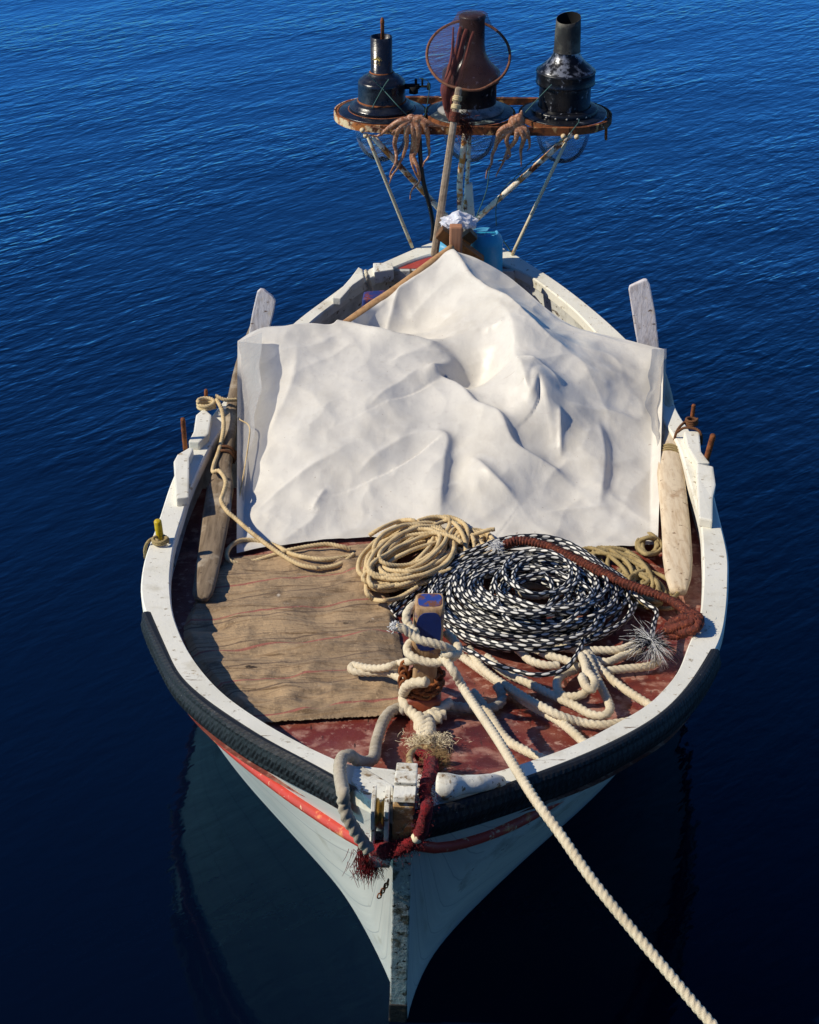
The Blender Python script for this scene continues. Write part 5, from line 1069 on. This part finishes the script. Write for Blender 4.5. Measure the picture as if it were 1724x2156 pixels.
# thin tie lines
def line(label, pts, r=.0022):
    V, F, uv = tube_geo(catmull(pts, n=40), r, 6); tag(mesh('tie_line', V, F, M['green_line']), label, 'line', 'thin tie lines of the lamps')
f1 = crop(1300, 30, 3.448); f6 = crop(1750, 440, 2.463); f5 = crop(1300, 440, 3.448)
def fp(f, pts, y): return [at_y(*f([p])[0], y) for p in pts]
line('thin green line slanting down the front of the left lamp to the larger octopus', fp(f1, [(600,930),(680,1010),(800,1130)], yF - .105) + fp(f1, [(980,1330),(1150,1500)], yF - .16)); line('short thin line crossing the front of the left lamp the other way', fp(f1, [(880,990),(800,1110),(700,1290),(650,1390)], yF - .112))
line('thin line looping down from the tap of the left lamp', fp(f1, [(1300,975),(1400,1000),(1440,1080),(1420,1280),(1390,1420),(1380,1510)], yF - .1), .0018)
line('thin line from the shoulder of the right lamp down to the smaller octopus', fp(crop(2000, 30, 3.448), [(715,1060),(540,1240),(420,1370),(340,1460)], yF - .14)); line('long green line from the foot of the right lamp down to the blue can', fp(f6, [(1395,90),(1400,110),(1330,200),(1270,270),(1100,370),(900,530),(760,670),(650,780),(590,900),(575,1000),(580,1140)], yF - .215))
line('thin line hanging below the smaller octopus to the blue can', fp(f6, [(540,450),(510,600),(490,760),(450,890),(400,1010),(375,1080)], yb_ - .02)); line('short thin line between the blue can and the right rail', fp(f6, [(650,1290),(700,1360),(760,1450)], 7.0), .003)
C = catmull(fp(f5, [(1290,330),(1305,420),(1312,600),(1330,800),(1360,1000),(1410,1200),(1460,1400),(1490,1580),(1485,1720),(1470,1800)], yb_ - .02), n=60); V, F, uv = tube_geo(C, .010, 10)
tag(mesh('black_hose', V, F, M['black_hose']), 'black hose hanging from the rack behind the left octopus', 'hose')

# ------------------------------------------------------------------ landing net standing over the middle lamp
net = thing('landing_net', 'long-handled landing net with rust-brown mesh hung over the middle lamp', 'landing net', at_y(915, 535, 6.82))
f2 = crop(1680, 20, 3.448); cm = np.array([xM, yF, fz_(xM)])
hc = at_y(986, 116, yF - .03); th = np.linspace(0, 2 * math.pi, 49); tiltN = math.atan2(.19, .15)
Hn = lambda t, s=1.0: hc + s * np.array([.180 * math.cos(t), .150 * math.sin(t), 0.108 * math.sin(t) - .0])
C = np.array([Hn(t) for t in th]); C = C + np.array([[0, 0, .004 * mnoise.noise(Vector((math.cos(t) * 2, math.sin(t) * 2, 0)))] for t in th]); V, F, uv = tube_geo(C, .0062, 10, caps=False); mesh('hoop', V, F, M['hoop'], net)
rows = []; ths = np.linspace(0, 2 * math.pi, 97)
for k in np.linspace(0, 1, 24):
    ring = []
    for t in ths:
        a = Hn(t); top = cm + np.array([.063 * math.cos(t), .063 * math.sin(t), .482 * LZ])
        kk = k ** .8; p = a * (1 - kk) + top * kk
        rr = np.array([p[0] - cm[0], p[1] - cm[1]]); r0 = np.linalg.norm(rr); z = p[2] - cm[2]
        need = np.interp(z / LZ, [0, .15, .16, .2, .22, .24, .26, .285, .31, .46], [.122, .122, .136, .136, .118, .100, .086, .073, .066, .062]) + .004
        sag = .10 * math.sin(math.pi * k); rt = max(need, r0 * (1 - sag))
        if r0 > 1e-6: p[:2] = cm[:2] + rr / r0 * rt
        p[2] += .003 * mnoise.noise(Vector((t * 6, k * 5, 0))); ring.append(p)
    rows.append(ring)
for k in (.75, .5, .25, .02): rows.append([cm + np.array([.063 * k * math.cos(t), .063 * k * math.sin(t), .486 * LZ]) for t in ths])
V, F = strip_geo(rows); nr_, nc_ = len(rows), len(ths)
uv = np.stack([np.broadcast_to(ths[None] * .13, (nr_, nc_)).ravel(), np.broadcast_to(np.linspace(0, .42, nr_)[:, None], (nr_, nc_)).ravel()], 1)
mesh('netting', V, F, M['net'], net, uv=uv)
mb = MB()      # the bag of the net, gathered and hanging down the front
gath = [([(640,330),(590,500),(530,720),(470,880),(420,1060),(380,1250),(370,1420),(420,1590)], .030), ([(740,360),(690,520),(640,720),(580,880),(520,1030),(470,1180),(430,1350),(400,1560)], .022), ([(560,300),(520,520),(480,760),(420,940),(360,1080),(340,1240),(360,1450)], .026), ([(620,800),(560,940),(500,1080),(450,1260),(430,1480)], .026), ([(460,300),(450,560),(430,740),(390,900),(350,1010)], .012)]
for pts, r in gath:
    C = np.array(fp(f2, pts, yF)); yy = [yF - .075 - .10 * t for t in np.linspace(0, 1, len(pts))]; C = np.array([at_y(*f2([p])[0], y_) for p, y_ in zip(pts, yy)])
    C = catmull(C, n=40); V, F, uv = tube_geo(C, .62 * r * np.interp(np.linspace(0, 1, 40), [0, .3, .8, 1], [.35, .8, 1.0, .5]) * (1 + .12 * np.sin(np.arange(40) * .7)), 14, lambda S_, T_: 1 + .18 * np.sin(3 * T_ + S_ * 20)); mb.add(V, F, uv * np.array([.12, 1]))
mb.build('net_bag', M['net_dense'], net)
tfz = at_y(*f2([(600, 1650)])[0], yb_ - .04); bs = [tfz + np.array([rgt.gauss(0, .016), rgt.gauss(0, .01), rgt.gauss(.0, .028)]) for _ in range(260)]
V, F = hairs_geo(bs, [(rgt.gauss(.5, .6), rgt.gauss(0, .5), rgt.gauss(-.6, .6)) for _ in bs], .05, .0013, .3, rgt); mesh('red_strands', V, F, M['twine'], net)
ha, hb = at_y(914, 540, 6.80), at_y(966, 183, yb_ - .035)
V, F = beam_geo(ha, hb, .034, .034, up=(0, 1, 0), bev=.010, w2=.028, h2=.028); mesh('handle', V, F, M['old_wood'], net, False)
dv = (hb - ha) / np.linalg.norm(hb - ha); Lh = np.linalg.norm(hb - ha)
for f0, f1_, m_, r_ in ((.80, .855, M['twine'], .0205), (.875, .90, M['tan_rope'], .0175), (.92, .95, M['tan_rope'], .0172)):
    sx = np.cross(dv, (0, 1, 0)); sx /= np.linalg.norm(sx); sy = np.cross(sx, dv); n_ = 7 if f1_ - f0 > .04 else 3
    pts = [ha + dv * Lh * (f0 + (f1_ - f0) * q / (n_ * 12)) + (sx * math.cos(q / 12 * 6.283) + sy * math.sin(q / 12 * 6.283)) * r_ for q in range(n_ * 12)]
    V, F, uv = tube_geo(np.array(pts), .0042, 6); mesh('whipping', V, F, m_, net)

# ------------------------------------------------------------------ two octopuses hung on the front bar to dry
def octopus(label, y, head, tents, mantle):
    mb = MB(); rgo = random.Random(len(tents))
    for pts, r0 in tents:
        C = catmull(np.array([at_y(p[0], p[1], y - (.012 * math.sin(i * 1.1) + .012)) for i, p in enumerate(pts)]), n=46); rr = r0 * (1 - np.linspace(0, 1, 46) ** .8 * .9) + .0012
        mb.add(*tube_geo(C, rr, 10)); T, N, B_ = frames(C)
        for i in range(3, 40, 2):
            for sg in (-1, 1):
                d = np.array([sg * .5, -.85, 0]); q_ = C[i] + d * rr[i] * .9; V, F = lathe_geo([(0, .0012), (rr[i] * .30, .0012), (rr[i] * .34, 0), (0, -.001)], q_, 6, d); mb.add(V, F)
    for (u, v, ry, rx) in mantle:
        bm = bmesh.new(); bmesh.ops.create_icosphere(bm, subdivisions=3, radius=1); cc = at_y(u, v, y - .012)
        V = [cc + np.array([p.co.x * rx, p.co.y * rx * .7, p.co.z * ry]) * (1 + .10 * mnoise.noise(p.co * 3)) for p in bm.verts]; F = [[q_.index for q_ in f.verts] for f in bm.faces]; bm.free(); mb.add(V, F)
    o = mb.build('octopus', M['octopus']); tag(o, label, 'octopus', 'octopuses drying on the lamp rack')
    md = o.modifiers.new('one skin', 'REMESH'); md.mode = 'VOXEL'; md.voxel_size = .0026; md.use_smooth_shade = True
    return o
yo = yb_ - .022
octopus('larger brown octopus with spread arms hung at the left of the net handle', yo, None, [
    (f5([(1170,140),(1040,150),(930,210),(850,270),(780,330),(700,365),(610,345)]), .017), (f5([(1170,150),(1090,200),(1010,270),(980,360),(960,470),(980,570),(985,670),(960,760),(910,850),(890,930)]), .017),
    (f5([(1180,150),(1140,230),(1120,340),(1125,450),(1100,560),(1065,660),(1030,720),(1000,800),(930,900),(885,1020)]), .015), (f5([(1200,150),(1210,250),(1220,350),(1215,460),(1195,560),(1185,640),(1205,760),(1250,880),(1290,960)]), .016),
    (f5([(1240,150),(1280,240),(1285,350),(1265,460),(1255,560),(1215,630),(1245,710),(1280,800),(1300,900),(1295,990),(1190,1120),(1175,1240)]), .017), (f5([(1300,130),(1370,190),(1400,280),(1420,380),(1425,480),(1440,570),(1420,660),(1370,720),(1345,790)]), .016),
    (f5([(1310,120),(1400,160),(1500,205),(1600,225),(1700,240)]), .014), (f5([(1150,160),(1060,220),(950,290),(930,330),(860,300),(700,240),(610,250)]), .010)],
    [f5([(1190,120)])[0] + (.020, .024), f5([(1270,125)])[0] + (.018, .030), f5([(1320,130)])[0] + (.020, .020)])
octopus('smaller paler octopus with bunched arms hung at the right of the net handle', yo, None, [
    (f6([(720,160),(660,180),(610,220),(590,290),(570,370),(540,440),(530,530),(490,600),(475,680)]), .016), (f6([(740,170),(680,220),(640,260),(610,310),(560,380)]), .015),
    (f6([(740,180),(700,230),(680,290),(690,350),(710,420),(710,460),(660,490),(595,500)]), .014), (f6([(770,170),(780,230),(770,290),(740,340),(700,380),(680,430),(640,530),(590,620),(575,660)]), .014),
    (f6([(790,160),(830,210),(850,280),(835,340),(820,400),(825,480),(825,560)]), .017), (f6([(820,150),(870,190),(890,240),(905,300),(905,370),(880,400)]), .015), (f6([(740,150),(700,170),(650,190),(620,230)]), .014)],
    [f6([(760,120)])[0] + (.030, .028), f6([(800,110)])[0] + (.034, .026), f6([(740,150)])[0] + (.018, .024), f6([(828,40)])[0] + (.018, .008), f6([(815,70)])[0] + (.02, .010)])
